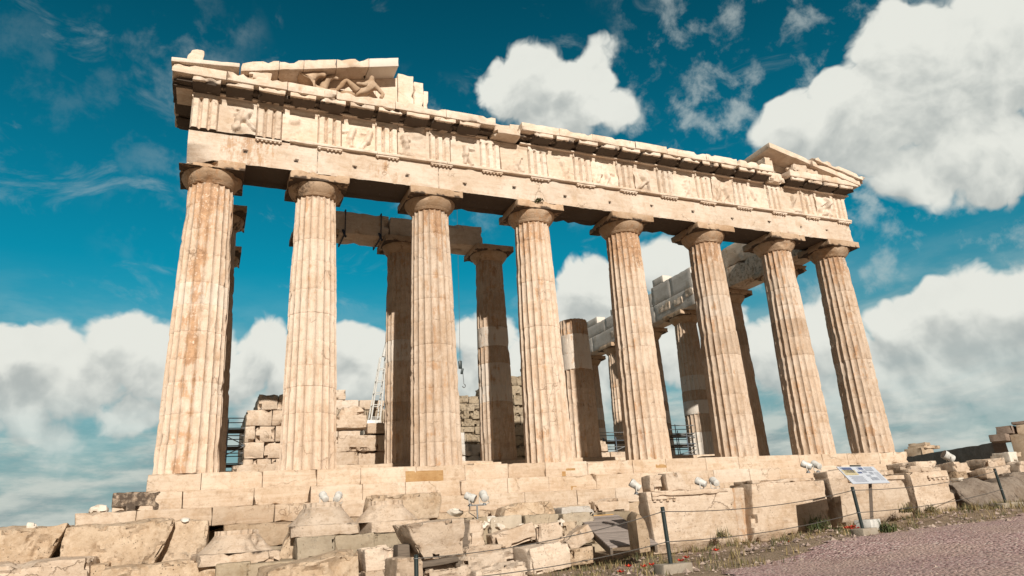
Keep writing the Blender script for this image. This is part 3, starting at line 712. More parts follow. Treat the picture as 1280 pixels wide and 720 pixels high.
mb = MB(); block(mb, (12.5, -1.35, 14.32), (.85, .5, .42), res=.09, amp=.06, big=.12, chip=.3); block(mb, (13.4, -1.3, 14.25), (.8, .4, .3), res=.09, amp=.05, big=.1, chip=.3); part(mb, 'carved_fragment', M['marble'])

# columns of the porch behind, their beam, and the two long sides
def inner_column(x, y, z0, H, r0, r1, seed, broken=False, name='column', **k):
    k.setdefault('base_tone', -.28)  # darker tone paints in the shade the porch columns stand in
    c = part(shift(shaft(r0, r1, z0, z0 + H, seed, drums=k.pop('drums', 11), stainfn=streak(250, 60, .25, .28, .2), **k), x, y), name, M['shaft'], (x, y, z0), 46)
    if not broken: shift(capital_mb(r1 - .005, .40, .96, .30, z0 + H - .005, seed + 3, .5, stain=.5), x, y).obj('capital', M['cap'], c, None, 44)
    return c
PY = 5.7
inner_column(-10.75, PY, .62, 9.75, .86, .68, 201, eros=.4)
inner_column(-6.62, PY, .62, 9.75, .86, .68, 202, eros=.42, drumtone={5: .7, 4: .1, 3: -.1, 8: -.15})
inner_column(-2.10, PY, .62, 9.75, .86, .68, 203, eros=.45, drumtone={3: .75, 6: .65, 4: .6, 10: .1}, smoothdrums=(6,))
inner_column(2.42, PY, .62, 6.95, .86, .73, 204, True, eros=.45, drums=8, drumtone={6: .6, 5: .65}, smoothdrums=(5, 6))
mb = MB(); block(mb, (-9.4, PY - .15, 11.62), (4.1, .8, 1.08), res=.2, amp=.03, chip=.25, tone=-.2, stain=.5, grime=.12); block(mb, (-4.95, PY - .15, 11.60), (4.7, .8, 1.06), res=.2, amp=.03, chip=.25, tone=-.1, stain=.4, grime=.08)
block(mb, (-7, PY + .6, 11.6), (8.9, .6, 1.0), res=.3, amp=.03, chip=.2, tone=.2); part(mb, 'porch_beam', M['marble'])
proto = None; FY = [3.72 + 4.58 * i for i in range(9)]
def flank_col(x, y, seed, **k):
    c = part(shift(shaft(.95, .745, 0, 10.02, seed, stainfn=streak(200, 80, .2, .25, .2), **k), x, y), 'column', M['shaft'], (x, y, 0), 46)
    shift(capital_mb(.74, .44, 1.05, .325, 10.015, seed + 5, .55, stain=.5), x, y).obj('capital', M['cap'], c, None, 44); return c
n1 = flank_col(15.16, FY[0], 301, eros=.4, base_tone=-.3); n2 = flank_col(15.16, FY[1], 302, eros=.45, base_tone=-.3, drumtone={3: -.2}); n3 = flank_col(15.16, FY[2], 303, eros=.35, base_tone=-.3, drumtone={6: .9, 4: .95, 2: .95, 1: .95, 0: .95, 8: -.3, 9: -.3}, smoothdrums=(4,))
for i in range(3, 9):
    c = copy_tree(n3 if i % 2 else n2, TEMPLE); c.location.y += FY[i] - (FY[2] if i % 2 else FY[1]); c.rotation_euler.z = R(18 * (i % 5)) * 0
for i in range(2):
    c = copy_tree(n2, TEMPLE); c.location.x += -14.86 - 15.16; c.location.y += FY[i] - FY[1]
# north side entablature seen from within: old stained stretch, then the new grey marble in steps
mb = MB(); r_ = random.Random(44)
def ent(y0, y1, z0, z1, t, mat_i, x0=14.32, **k): mb.mi = mat_i; span(mb, x0, x0 + .8, y0, y1 - .012, z0, z1 - .008, res=.32, bev=.015, tone=t, **k)
ent(1.0, 5.9, ZA, ZT, -.2, 0, amp=.02, chip=.2, stain=.5, grime=.35); ent(5.9, 10.5, ZA, ZT, -.2, 0, amp=.02, chip=.2, stain=.5, grime=.30)
ent(2.0, 8.3, ZT, ZF - .1, -.1, 0, amp=.02, chip=.2, stain=.4, grime=.15); ent(8.3, 10.4, ZT, 13.0, 0, 0, amp=.02, chip=.2, stain=.4)
for y0, y1 in ((10.5, 15.1), (15.1, 19.7), (19.7, 24.3), (24.3, 28.9), (28.9, 38)): ent(y0, y1, ZA, ZT, r_.gauss(0, .2), 1, amp=.004, chip=.03)
for y0, y1, z1 in ((10.5, 12.9, 13.35), (12.9, 15.2, 13.35), (15.2, 18.4, 13.0), (18.4, 22, 12.95), (22, 26, 12.95), (26, 38, 12.9)): ent(y0, y1, ZT, z1, r_.gauss(0, .25), 1, amp=.004, chip=.03)
ent(13.6, 14.9, 13.35, 13.85, .7, 1, amp=.002, chip=.01); ent(19.5, 21, 12.95, 13.4, .6, 1, amp=.002, chip=.01); ent(23.2, 25, 12.95, 13.5, .6, 1, amp=.002, chip=.01)
for yy, zz, w, h in ((12.2, 11.45, 1.0, .45), (13.9, 11.5, 1.5, .5), (10.9, 11.7, .8, .5), (20.5, 11.4, 1.6, .5)):
    mb.mi = 0; block(mb, (14.33, yy, zz), (.10, w, h), res=.1, amp=.03, big=.06, chip=.2, tone=.1, stain=.2)
part(mb, 'flank_entablature', [M['marble'], M['new']])
mb = MB(); span(mb, 15.13, 15.95, 1.0, 38, ZA, 12.9, res=.8, amp=.01, tone=.2, stain=.2); part(mb, 'flank_entablature', M['marble'])
# remains of the inner building
def wall_mb(x0, x1, y0, y1, z0, prof, seed, hgt=.52, L=1.2, tone=.15, **k):
    mb = MB(); r_ = random.Random(seed); z = z0; row = 0
    while True:
        x = x0 - (L / 2 if row % 2 else 0); any_ = False
        while x < x1:
            ll = L * r_.uniform(.7, 1.3); a, b = max(x, x0), min(x + ll, x1); x += ll
            if b - a < .1 or z + hgt * .6 > prof((a + b) / 2): continue
            any_ = True; top_ = z + 1.55 * hgt > prof((a + b) / 2)
            if r_.random() < (.30 if top_ else .015): continue
            span(mb, a, b - .008, y0 + r_.uniform(-.06, .06) + (.18 if r_.random() < .12 else 0), y1, z, z + hgt - .006, res=.17, bev=.012, chip=.30, amp=.022, big=.05 if top_ else .02, rnd_=.10, tone=r_.gauss(-.1, tone), **{'stain': .2, **k})
        z += hgt; row += 1
        if not any_ or z > 30: break
    return mb
part(wall_mb(-12.95, -10.6, 12, 20, 0, lambda x: 4.3 if x < -12.35 else 4.95, 61, .80, 1.0, stain=.08, tone=.06), 'cella_wall', M['block'])
part(wall_mb(-10.6, -6.2, 9.2, 10.4, 0, lambda x: 2.35, 63, .78, 1.7, stain=.1), 'cella_wall', M['block'])
mb = MB(); block(mb, (-8.35, 9.3, 2.92), (1.5, 1.1, .62), res=.16, big=.05, amp=.02, chip=.2, seed=3); block(mb, (-8.3, 9.4, 3.46), (1.05, .9, .48), res=.14, big=.10, amp=.03, chip=.25, warp=lambda p: np.array((p[0] * (1 - .25 * p[2]), p[1], p[2])))
block(mb, (-9.4, 9.6, 2.75), (.7, 1, .7), res=.16, big=.06, chip=.2); block(mb, (-6.9, 9.6, 2.66), (1.2, 1.0, .5), res=.16, big=.05, chip=.2, tone=-.4); part(mb, 'cella_wall', M['block'])
mb = wall_mb(-6, 3, 38, 40, 0, lambda x: 9.6 - max(0, x + 3.2) * .35 if x < 0 else 7.4, 66, .9, 2.2); part(mb, 'cella_wall', M['marble'])
mb = MB()
for k in range(40): span(mb, -5.5 + k * .18, -5.5 + k * .18 + .11, 37.75, 37.97, 7.0, 8.05, res=2, amp=0, tone=-.2, grime=.1)
part(mb, 'grille_frieze', M['poros'])
part(wall_mb(-3.9, -.9, 9.0, 10.2, 0, lambda x: 2.6 - (.0 if x < -1.9 else .5), 67, .60, 1.3, tone=.08), 'cella_wall', M['new'])
part(wall_mb(.2, 3.4, 22, 23, 0, lambda x: 5.2 + (x - .4) * .75, 74, .55, .9, stain=.3, grime=.35), 'cella_wall', M['poros'])  # extra darkening paints shade onto this inner wall
part(wall_mb(3.9, 6.6, 20, 21, 0, lambda x: 8.7, 69, .7, 1.3, grime=.3), 'cella_wall', M['poros'])  # darkened as well, shade painted into the stone colour
part(wall_mb(4.0, 9.0, 8.5, 9.6, 0, lambda x: 1.75 if x < 6.2 else .9, 70, .6, 1.3), 'cella_wall', M['block'])
mb = MB(); span(mb, -9.6, -7.2, 2.6, 3.8, 0, .24, res=.3, chip=.1); span(mb, -7.19, -5.1, 3.0, 4.2, 0, .34, res=.3, chip=.1); span(mb, -4.9, -3.7, 1.5, 2.6, -.02, .26, res=.3, chip=.1); span(mb, -2.9, -2.3, 1.6, 2.4, -.02, .22, res=.3)
span(mb, 6.2, 7.8, 1.5, 2.4, -.02, .26, res=.3); part(mb, 'floor_slab', M['step'])
mb = MB(); block(mb, (-12.75, 7.6, .45), (1.7, 1.0, .95), res=.16, big=.08, amp=.03, chip=.3); part(mb, 'fallen_block', M['block'])

# ------------------------------------------------------------------ loose stones in front
def stone_px(name, u0, v0, u1, v1, y, dep, mat, label, cat='stone block', group=None, yaw=0, pitch=0, roll=0, warp=None, big=.04, amp=.02, chip=.24, res=.075, bev=.025, tone=0., stain=.16, grime=0., sink=.0, ret=False, parent=None, bf=.9):
    if tone == 0.: tone = rnd.gauss(-.08, .20)
    """a stone whose front stands at depth y and fills the given stretch of the view; dep = thickness"""
    P = at((u0 + u1) / 2, (v0 + v1) / 2, y=y); k = ppm(P); w = (u1 - u0) / k; h = (v1 - v0) / k * 1.03
    mb = MB(); block(mb, (P[0], y + dep / 2, P[2] - sink / 2), (w, dep, h + sink), yaw, pitch, roll, res=res, bev=bev, amp=amp, chip=chip, big=big * (1.5 if mat in ('block', 'lime') else 1), bf=bf, warp=warp, tone=tone, stain=stain, grime=grime, frac=.10 if mat in ('block', 'lime') else 0, rnd_=(.20 if mat == 'lime' else .12 if mat == 'block' else .3) if mat in ('block', 'lime', 'bedrock', 'poros') and warp is not lump and name != 'wall_block' else 0.)
    o = mb.obj(name, M[mat], parent, None, 30)
    if label: tag(o, label, cat, group)
    return o
def lump(p):
    n = np.linalg.norm(p); m = max(abs(p)); return p * (1 - .75 * (1 - m / n)) * (.95 + .12 * mn.noise(Vector(p * 1.9)))
def tz_(l=0, r=0, tl=0, tr=0, top=0):
    """warp: pull in left/right ends at the foot (l, r) or the head (tl, tr); slope the head"""
    def f(p):
        x, y, z = p; d = (1 - z) / 2; u = (1 + z) / 2; q = x
        if x < 0: q = x * (1 - l * d - tl * u)
        else: q = x * (1 - r * d - tr * u)
        return np.array((q, y, z + top * x * u))
    return f
GB = 'blocks lying along the foot of the temple'
stone_px('stone_block', -40, 660, 77, 706, -3.9, 1.5, 'lime', 'huge rough limestone block at far left with black lichen and a broken right end', group=GB, warp=tz_(r=.50, top=.03), big=.09, amp=.03, sink=.05, tone=.02)
stone_px('stone_block', 40, 668, 110, 708, -3.0, .9, 'lime', 'ochre filler stone deep in the gap between the two far left limestone blocks', group=GB, stain=.6, tone=-.2, sink=.1)
stone_px('stone_block', 83, 655, 214, 705, -4.0, 1.7, 'lime', 'long rough limestone block with a slanted right end and black lichen spots along its face', group=GB, warp=tz_(r=.33, l=.04, top=.04), big=.09, amp=.03, sink=.05, tone=-.02)
stone_px('stone_block', 193, 651, 257, 708, -3.5, 1.2, 'lime', 'upright cracked limestone block leaning beside the long lichen spotted block', group=GB, warp=tz_(tl=.42, l=-.1), big=.05, amp=.02, tone=.15, sink=.2)
stone_px('stone_block', -30, 703, 107, 740, -5.3, 1.6, 'block', 'low layered stone slab at the bottom left corner', group=GB, big=.06, warp=tz_(tr=.03, top=.06), sink=.5)
stone_px('stone_block', 130, 706, 282, 745, -5.5, 1.6, 'lime', 'pale slab with a rounded right end below the slanted limestone block', group=GB, big=.07, warp=tz_(tr=.16), sink=.5)
stone_px('stone_block', 106, 706, 131, 730, -5.0, 1.2, 'lime', 'small shaded stone wedged between two bottom slabs at left', group=GB, big=.03)
stone_px('stone_block', 337, 661, 395, 712, -4.3, .7, 'lime', 'leaning limestone slab in the shadowed gap right of the broken upturned capital', group=GB, warp=lambda p: np.array((p[0] * .45 + .42 * p[2], p[1], p[2])), big=.06, tone=.05)
# upturned capitals
def ground_capital(u, vtop, vbot, y, label, seed, yaw, dmg, hgt=.86, cut=None):
    zb = at(u, vbot, y=y)[2]; k = ppm(at(u, vbot, y=y)); H = (vbot - vtop) / k
    mb = capital_mb(.54, H * .50, .93, H * .34, 0, seed, dmg, flutes=True, cone=True, Hn=H * .16, stain=.12, tone=.05, cut=cut)
    mb.v = [(a, b, (H * .84 - c)) for a, b, c in mb.v]; mb.f = [f[::-1] for f in mb.f]; mb.g = [max(0, q - .22) for q in mb.g]
    Rm = rotm(yaw); c = at(u, vbot, y=y) + np.array((0, .95, 0)); mb.v = [tuple(Rm @ np.array(p) + np.array((c[0], c[1], zb))) for p in mb.v]
    return tag(mb.obj('upturned_capital', M['block'], None, (c[0], c[1], zb), 44), label, 'capital', 'upturned column capitals')
ground_capital(296, 665, 706, -5.7, 'badly broken upturned Doric capital resting low on the grey course at left', 401, 6, 1.0, cut=lambda x, y, z: (x, y + (.22 * max(0, -y - .5) + .12 * mn.noise(Vector((x * 2, z * 3, 1)))), z) if y < -.4 else (x, y, z))
ground_capital(408, 629, 670, -5.0, 'upturned Doric capital with a pair of white floodlights on top', 402, -4, .45, cut=lambda x, y, z: (x + .35 * max(0, -x - .62), y + .5 * max(0, -x - .55), z) if x < -.5 else (x, y, z))
ground_capital(492, 626, 665, -4.9, 'upturned Doric capital with a corner cut off, right of the floodlit one', 403, 9, .5, cut=lambda x, y, z: (x + .55 * max(0, -x - .55), y + .4 * max(0, -x - .5), z) if x < -.5 else (x, y, z))
def chocks(us, v0, v1, y, owner=None):
    for i, (a, b) in enumerate(us):
        stone_px('timber_chock', a, v0[i] if isinstance(v0, (list, tuple)) else v0, b, v1[i] if isinstance(v1, (list, tuple)) else v1, y, .8, 'timber', 'small timber chock propping up the loose marble blocks', 'timber', 'timber chocks under the blocks', big=0, amp=0, chip=0, res=.5, bev=.01)
chocks([(403, 411), (446, 452), (424, 430)], [668, 667, 668], [675, 674, 675], -4.6); chocks([(460, 468), (493, 499)], [665, 664], [671, 671], -4.6)
def low_wall(label, us, v0, v1, y, dep, mat='poros', dv=0, tone=.2, **k):
    t = empty('low_wall', at((us[0] + us[-1]) / 2, v1, y=y), label, 'wall')
    for a, b in zip(us[:-1], us[1:]):
        f = ((a + b) / 2 - us[0]) / (us[-1] - us[0]); stone_px('wall_block', a, v0 + dv * f, b - .5, v1 + dv * f, y, dep, mat, None, parent=t, big=.02, amp=.025, chip=.2, tone=rnd.gauss(0, tone), **k)
    return t
low_wall('low course of grey limestone blocks carrying the two floodlit upturned capitals', [372, 420, 468, 540], 673, 700, -5.2, 1.5, dv=-8); 
low_wall('lower grey limestone course under the broken upturned capital', [270, 312, 372, 430, 490], 706, 740, -6.1, 2.0, dv=-4, sink=.5)
stone_px('stone_block', 330, 697, 454, 745, -7.4, 1.5, 'lime', 'rough pinkish boulder slab rising to the right at the bottom edge', group=GB, warp=lambda p: np.array((p[0], p[1], p[2] + (.34 * p[0] - .1 - .3 * max(0, p[0] - .6)) * max(0, p[2]))), big=.08, amp=.03, sink=.3)
stone_px('stone_block', 455, 684, 497, 712, -7.0, 1.0, 'block', 'clean cut marble block on rubble left of the tilted wedge block', group=GB, roll=-5, tone=.15, big=.01, chip=.1)
stone_px('stone_block', 457, 714, 492, 735, -7.2, 1.0, 'block', 'marble block almost out of view below the clean cut block', group=GB, big=.02, sink=.4)
mbk = stone_px('stone_block', 503, 653, 582, 700, -8.3, .95, 'block', 'big tilted wedge shaped marble block propped on timber', group=GB, yaw=7, warp=tz_(l=.62, top=.01), big=.06, amp=.03, chip=.30, tone=-.06, stain=.25, res=.09)
stone_px('stone_block', 492, 699, 528, 745, -8.9, .9, 'block', 'square marble block standing under the left tip of the tilted wedge block', group=GB, yaw=6, big=.03, sink=.4)
stone_px('stone_block', 530, 709, 592, 745, -8.6, .9, 'block', 'marble block under the timber beneath the tilted wedge block', group=GB, big=.02, sink=.4)
stone_px('timber_beam', 527, 699, 576, 706, -8.7, .3, 'timber', 'grey timber beam under the tilted wedge shaped block', 'timber', roll=-4, big=0, amp=.004, chip=.02, res=.3)
stone_px('timber_beam', 497, 681, 513, 698, -8.1, .5, 'timber', 'dark timber prop at the left tip of the tilted wedge block', 'timber', big=0, amp=.004, chip=.02, res=.3)
chocks([(531, 537), (570, 576)], [705, 701], [712, 708], -8.6)
stone_px('stone_block', 577, 690, 692, 745, -7.3, 1.1, 'block', 'long layered marble block beside the wedge block, partly behind the front slab', group=GB, roll=-2, big=.03, tone=.1, sink=.3)
stone_px('stone_block', 582, 683, 630, 697, -7.1, .8, 'block', 'thin marble slab with a brown stain lying on the long layered block', group=GB, big=.03, stain=.4)
stone_px('stone_block', 592, 709, 668, 745, -9.2, 1.2, 'block', 'low front slab with a flat shaded top at the bottom edge', group=GB, roll=-5, big=.03, tone=.15, sink=.2)
stone_px('stone_block', 657, 681, 718, 713, -8.6, .9, 'block', 'clean marble block with a small square socket facing the rope', group=GB, roll=-6, yaw=8, warp=tz_(l=-.02, r=.05), big=.015, chip=.12, tone=.22)
stone_px('stone_block', 714, 686, 746, 707, -8.3, .8, 'lime', 'rounded limestone lump right of the socketed block', group=GB, big=.10, chip=.3)
stone_px('stone_block', 708, 664, 746, 682, -7.6, .7, 'block', 'marble slab tilted steeply against the stack beside the ramp', group=GB, roll=-27, big=.03, tone=.1)
stone_px('stone_block', 613, 660, 673, 682, -6.7, .8, 'block', 'chipped marble beam fragment lying across the stack', group=GB, roll=-9, warp=tz_(l=.12), big=.05, tone=.05)
stone_px('stone_block', 672, 654, 706, 677, -6.7, .8, 'block', 'pale broken marble lump between two fragments on the stack', group=GB, roll=-6, big=.06, tone=.15)
stone_px('stone_block', 704, 652, 726, 676, -6.3, .8, 'lime', 'stained upright block at the right end of the stack, next to the ramp', group=GB, big=.03)
stone_px('stone_block', 628, 628, 700, 657, -4.8, 1.0, 'lime', 'large rounded rough boulder block in front of the steps', group=GB, warp=lambda p: np.array((p[0] * (1 - .12 * max(0, p[2])), p[1], p[2] - .45 * max(0, -p[0] - .3) * max(0, p[2]))), big=.06, chip=.25, tone=.05)
low_wall('course of grey streaked limestone behind the stack and left of the ramp', [560, 612, 655, 702, 748], 650, 672, -6.2, 1.4, dv=-9, sink=.2)
stone_px('stone_block', 700, 634, 746, 650, -4.2, 1.0, 'new', 'grey streaked block in the foundation left of the wooden ramp', group=GB, stain=.3, big=.02)
stone_px('stone_block', 458, 617, 562, 650, -3.3, .7, 'lime', 'long pale pitted block behind the upturned capital with the cut corner', group=GB, warp=tz_(tr=.06, r=.2), big=.03, tone=.1)
stone_px('stone_block', 741, 623, 792, 640, -3.3, .6, 'block', 'narrow stone beam lying below the third step above the ramp', group=GB, big=.015, tone=-.2)
stone_px('stone_block', 728, 640, 800, 652, -4.0, .8, 'poros', 'flat dark rubble slab at the head of the wooden ramp', group=GB, big=.06, tone=-.5)
# white rubble
for i, (u, v, r) in enumerate([(607, 657, 9), (619, 651, 9), (637, 657, 11), (652, 660, 7), (664, 655, 9), (676, 653, 12), (690, 658, 8), (702, 655, 9), (716, 656, 7), (628, 660, 8), (645, 654, 7), (574, 640, 7), (588, 653, 7)]):
    stone_px('marble_chunk', u - r, v - r * .62, u + r, v + r * .62, -6.3 + .1 * (i % 3), .4, 'rubble', 'white lump of broken marble in the rubble behind the stacked blocks', 'rubble', 'white marble rubble', yaw=i * 37, big=.11, bf=3.5, chip=.4, res=.06, tone=.2 * (i % 2), bev=.04, warp=lump)
stone_px('marble_chunk', 553, 652, 572, 664, -7.4, .4, 'rubble', 'bright white stone resting on the right shoulder of the tilted wedge block', 'stone', big=.06, chip=.3, res=.05, warp=lump, bf=3., tone=.9)
stone_px('marble_chunk', 32, 653, 45, 664, -3.7, .3, 'rubble', 'small white stone standing on the far left limestone block', 'stone', big=.06, chip=.3, res=.05, warp=lump, bf=3.)
stone_px('marble_chunk', 68, 656, 82, 663, -3.7, .3, 'rubble', 'flat pale pebble stone at the right end of the far left block', 'stone', big=.05, chip=.3, res=.05, warp=lump, bf=3.)
stone_px('marble_chunk', 110, 632, 134, 643, -2.2, .4, 'rubble', 'rounded pale stone on the lowest step at the left corner', 'stone', big=.06, chip=.3, res=.05, warp=lump, bf=3.)
stone_px('marble_chunk', 225, 648, 237, 653, -3.6, .3, 'rubble', 'tiny white stone on the upright cracked block', 'stone', big=.04, chip=.3, res=.05, warp=lump, bf=3., tone=.9)
# pedestal stone of the floodlight stand
stone_px('stone_block', 585, 649, 608, 684, -6.9, .5, 'block', 'tapered sandy stone post carrying the floodlight stand', group=GB, warp=tz_(tl=.25, tr=.12), big=.02, chip=.1)
stone_px('timber_beam', 577, 655, 592, 683, -6.8, .6, 'timber', 'grey boards leaning behind the tapered stone post', 'timber', big=0, amp=.01, chip=.02, roll=10)

# ------------------------------------------------------------------ row of big architrave blocks beside the walk
YR = lambda x: -9.0 - (x + 3.9) * .044
GR = 'old architrave blocks beside the gravel walk'
def row_block(x0, x1, z0, z1, dep, label, warp=None, taenia=None, guttae=None, seed=0, slit=True, **k):
    t = None; xm = (x0 + x1) / 2; y = YR(xm); w0 = warp
    def warp(p):
        p = np.array(w0(p)) if w0 else np.array(p)
        if p[2] < -.72: p[1] = p[1] + (.34 / dep) * (1 if p[1] < 0 else 0) * min(1, (-.72 - p[2]) / .2)
        return p
    mb = MB(); block(mb, (xm, y + dep / 2, (z0 + z1) / 2), (x1 - x0, dep, z1 - z0), yaw=-2.5, res=.11, bev=.025, amp=.010, chip=.16, warp=warp, seed=seed, **k)
    t = empty('architrave_block', (xm, y + dep / 2, z0), label, 'stone block', GR)
    mb.obj('body', M['block'], t, None, 40)
    if taenia:
        mb = MB(); a, b = taenia; block(mb, ((a + b) / 2, YR((a + b) / 2) - .005, z1 - .07), (b - a, .13, .125), yaw=-2.5, res=.12, bev=.015, amp=.008, chip=.10); mb.obj('taenia', M['block'], t)
    if guttae:
        mb = MB(); a, b = guttae; block(mb, ((a + b) / 2, YR((a + b) / 2) - .02, z1 - .175), (b - a, .10, .075), yaw=-2.5, res=.12, bev=.01, amp=.005, chip=.05)
        n = max(2, int((b - a) / .17))
        for q in range(n): gx = a + .08 + q * (b - a - .16) / (n - 1); tube(mb, [(gx, YR(gx) - .02, z1 - .21), (gx, YR(gx) - .02, z1 - .265)], [.04, .05], 8)
        mb.obj('regula', M['block'], t)
    return t
row_block(-3.80, -1.20, -3.0, -1.45, .55, 'architrave block nearest the wooden ramp with two small stones on top', taenia=(-3.8, -1.3), guttae=(-3.8, -3.05), seed=11, warp=lambda p: np.array((p[0] - (.05 * (p[2] + 1) if p[0] < -.5 else 0), p[1], p[2])), big=.015)
row_block(-.62, 2.05, -2.90, -1.38, 1.0, 'cracked architrave block carrying the shadow of the information board', seed=12, warp=lambda p: np.array((p[0] + (.07 * p[2] if p[0] < -.6 else 0), p[1], p[2] - (.05 * max(0, p[0] - .5) if p[2] > .5 else 0))), big=.03, stain=.1)
mb = MB(); block(mb, (-1.0, -8.55, -2.2), (.95, .5, 1.45), res=.12, big=.05, amp=.02, chip=.1, stain=.75, tone=-.2); tag(mb.obj('wedge_stone', M['block']), 'ochre broken stone filling the wedge gap between the first two architrave blocks', 'stone', None)
row_block(2.22, 5.24, -2.72, -1.34, 1.0, 'architrave block standing behind the information board', seed=13, warp=lambda p: np.array((p[0] + (.05 * (1 - p[2]) if p[0] < -.6 else 0) - (.04 * (p[2] + 1) if p[0] > .7 else 0), p[1], p[2])), big=.03, taenia=(2.9, 5.1))
row_block(5.46, 7.16, -2.58, -1.27, 1.0, 'architrave block at the far end of the row with pegs and a sloping end', seed=14, warp=tz_(tr=.16, tl=-.02), guttae=(6.1, 7.0), big=.025)
# slabs and stones lying on the row
def laid(name, x0, x1, z, h, dep, label, dy=.1, mat='block', **k):
    mb = MB(); kw = dict(res=.10, big=.03, amp=.015, chip=.2); kw.update(k); xm = (x0 + x1) / 2; block(mb, (xm, YR(xm) + dy + dep / 2, z + h / 2), (x1 - x0, dep, h), **kw); return tag(mb.obj(name, M[mat]), label, 'stone')
laid('small_stone', -3.72, -3.28, -1.45, .40, .4, 'reddish brown stone standing at the left end of the first architrave block', stain=.3, big=.08, tone=-.2)
laid('small_stone', -3.20, -2.55, -1.45, .44, .4, 'pale triangular stone beside the reddish one on the first architrave block', big=.05, warp=tz_(tr=.6))
laid('stone_slab', -.55, 1.95, -1.385, .10, .8, 'thin cracked slab along the top of the second architrave block', dy=.02)
laid('small_stone', 2.3, 3.1, -1.35, .24, .6, 'weathered lump on the left end of the block behind the board', big=.08, stain=.2)
laid('small_stone', 5.5, 6.1, -1.28, .20, .5, 'small dark topped stone on the last architrave block', big=.06, tone=-.4)
laid('stone_slab', 6.05, 6.95, -1.28, .12, .6, 'flat slab at the far end of the last architrave block')
laid('small_stone', 4.2, 4.9, -1.345, .14, .5, 'low pale stone on the block behind the information board', big=.05)
# curved drum piece standing at the head of the row
def half_drum():
    mb = MB(); P = at(797, 688, y=-10.3); cx, cy, cz = P; r_ = .44; h = 1.0; n = 14; V = []; F = []
    prof = [(-.15, 0), (.12, 0), (.15, h * .25), (.13, h * .5), (.06, h * .76), (-.03, h * .90), (-.12, h * .93), (-.17, h * .84)]
    for t in range(9):
        y = t / 8 * .6
        for x, z in prof:
            p = Vector((x * 4, y * 4, z * 4)); e = mn.noise(p); V.append((cx + .22 + x + .02 * e + y * .18, cy + y, cz - .05 + z * (1 - .10 * abs(t / 4 - 1)) + .015 * e))
    m = len(prof)
    for t in range(8):
        for i in range(m): F.append((t * m + i, t * m + (i + 1) % m, (t + 1) * m + (i + 1) % m, (t + 1) * m + i))
    F.append(tuple(range(m))[::-1]); F.append(tuple(range(8 * m, 9 * m)))
    mb.add(V, F, -.35, .3, .1); return mb.obj('drum_fragment', M['lime'])
tag(half_drum(), 'curved brown slice of a column drum standing at the right side of the wooden ramp', 'stone')
# stones and bedrock right of the row
GQ = 'stones on the bank right of the row'
stone_px('bedrock_outcrop', 1196, 598, 1345, 636, -10.0, 2.6, 'bedrock', 'large grey bedrock outcrop on the bank at right', 'rock', None, big=.22, bf=1.3, amp=.06, chip=.08, res=.10, warp=lambda p: np.array((p[0], p[1] + .5 * max(0, p[2] + .2), p[2])), bev=.1, sink=.6)
stone_px('stone_block', 1222, 583, 1276, 597, -8.4, .8, 'block', 'long brown stone beam lying across the bank behind the right rope post', 'stone block', GQ, big=.04, tone=-.3, roll=-3)
stone_px('stone_block', 1226, 572, 1262, 584, -7.4, .9, 'block', 'rounded flat pale stone on top of the brown beam', 'stone block', GQ, big=.07, roll=-3)
stone_px('stone_block', 1190, 577, 1218, 593, -8.0, .8, 'block', 'squat brownish stone on the bank between the white floodlight and the beam', 'stone block', GQ, big=.09, tone=-.2)
stone_px('stone_block', 1270, 577, 1310, 592, -7.8, .9, 'block', 'pale cut blocks at the right edge above the bedrock', 'stone block', GQ, big=.04)
stone_px('stone_block', 1194, 588, 1215, 602, -8.8, .6, 'lime', 'dark shaded stone low beside the last architrave block', 'stone block', GQ, big=.06, tone=-.6, sink=.2)
stone_px('bedrock_outcrop', 1250, 589, 1340, 612, -8.9, 1.2, 'bedrock', 'grey bedrock ledge at the right edge under the pale cut blocks', 'rock', None, big=.10, amp=.05, chip=.1, sink=.4)
stone_px('small_stone', 1196, 597, 1206, 602, -9.8, .3, 'rubble', 'little white stone at the foot of the squat brownish stone', 'stone', None, big=.04)
stone_px('stone_block', 1140, 577, 1180, 590, -6.2, 1.4, 'block', 'flat marble slabs behind the last architrave block', 'stone block', GQ, big=.04, tone=.1)
stone_px('small_stone', 1258, 566, 1276, 578, -5.5, .8, 'rubble', 'pale upright marble piece near the right edge below the far porch', 'stone', None, big=.06)

# ------------------------------------------------------------------ wooden ramp
rp = empty('wooden_ramp', (-4.4, -7.6, -3.0), 'weathered plank ramp leading down from the steps to the walk', 'ramp')
A = np.array((-4.17, -5.5, -2.02)); B = np.array((-5.25, -9.1, -2.74)); Wd = np.array((1.30, -.18, -.01)); n = 19
for i in range(n):
    f = (i + .5) / n; c = A + (B - A) * f + Wd / 2; mb = MB(); L_ = np.linalg.norm(Wd)
    yaw = math.degrees(math.atan2(Wd[1], Wd[0])); d = (B - A); ln = np.linalg.norm(d)
    box(mb, c + np.array((0, 0, .02)), (L_, ln / n - .012, .04), yaw, math.degrees(math.asin(-d[2] / ln)) * 1.0, 0, .006, tone=rnd.uniform(-1, 1)); mb.obj('plank', M['wood'], rp)
for off in (.04, .96):
    mb = MB(); p0 = A + Wd * off - (0, 0, .10); p1 = B + Wd * off - (0, 0, .10); c = (p0 + p1) / 2; d = p1 - p0
    box(mb, c, (.07, np.linalg.norm(d), .17), math.degrees(math.atan2(-d[0], d[1])) + 180, math.degrees(math.asin(-d[2] / np.linalg.norm(d))), 0, .006); mb.obj('bearer', M['timber'], rp)
mb = MB(); c = A + Wd * .55 + np.array((0, .12, .03)); box(mb, c, (1.0, .10, .07), -8, bev=.005); tag(mb.obj('timber_strip', M['newwood']), 'orange brown timber strip across the head of the ramp', 'timber')

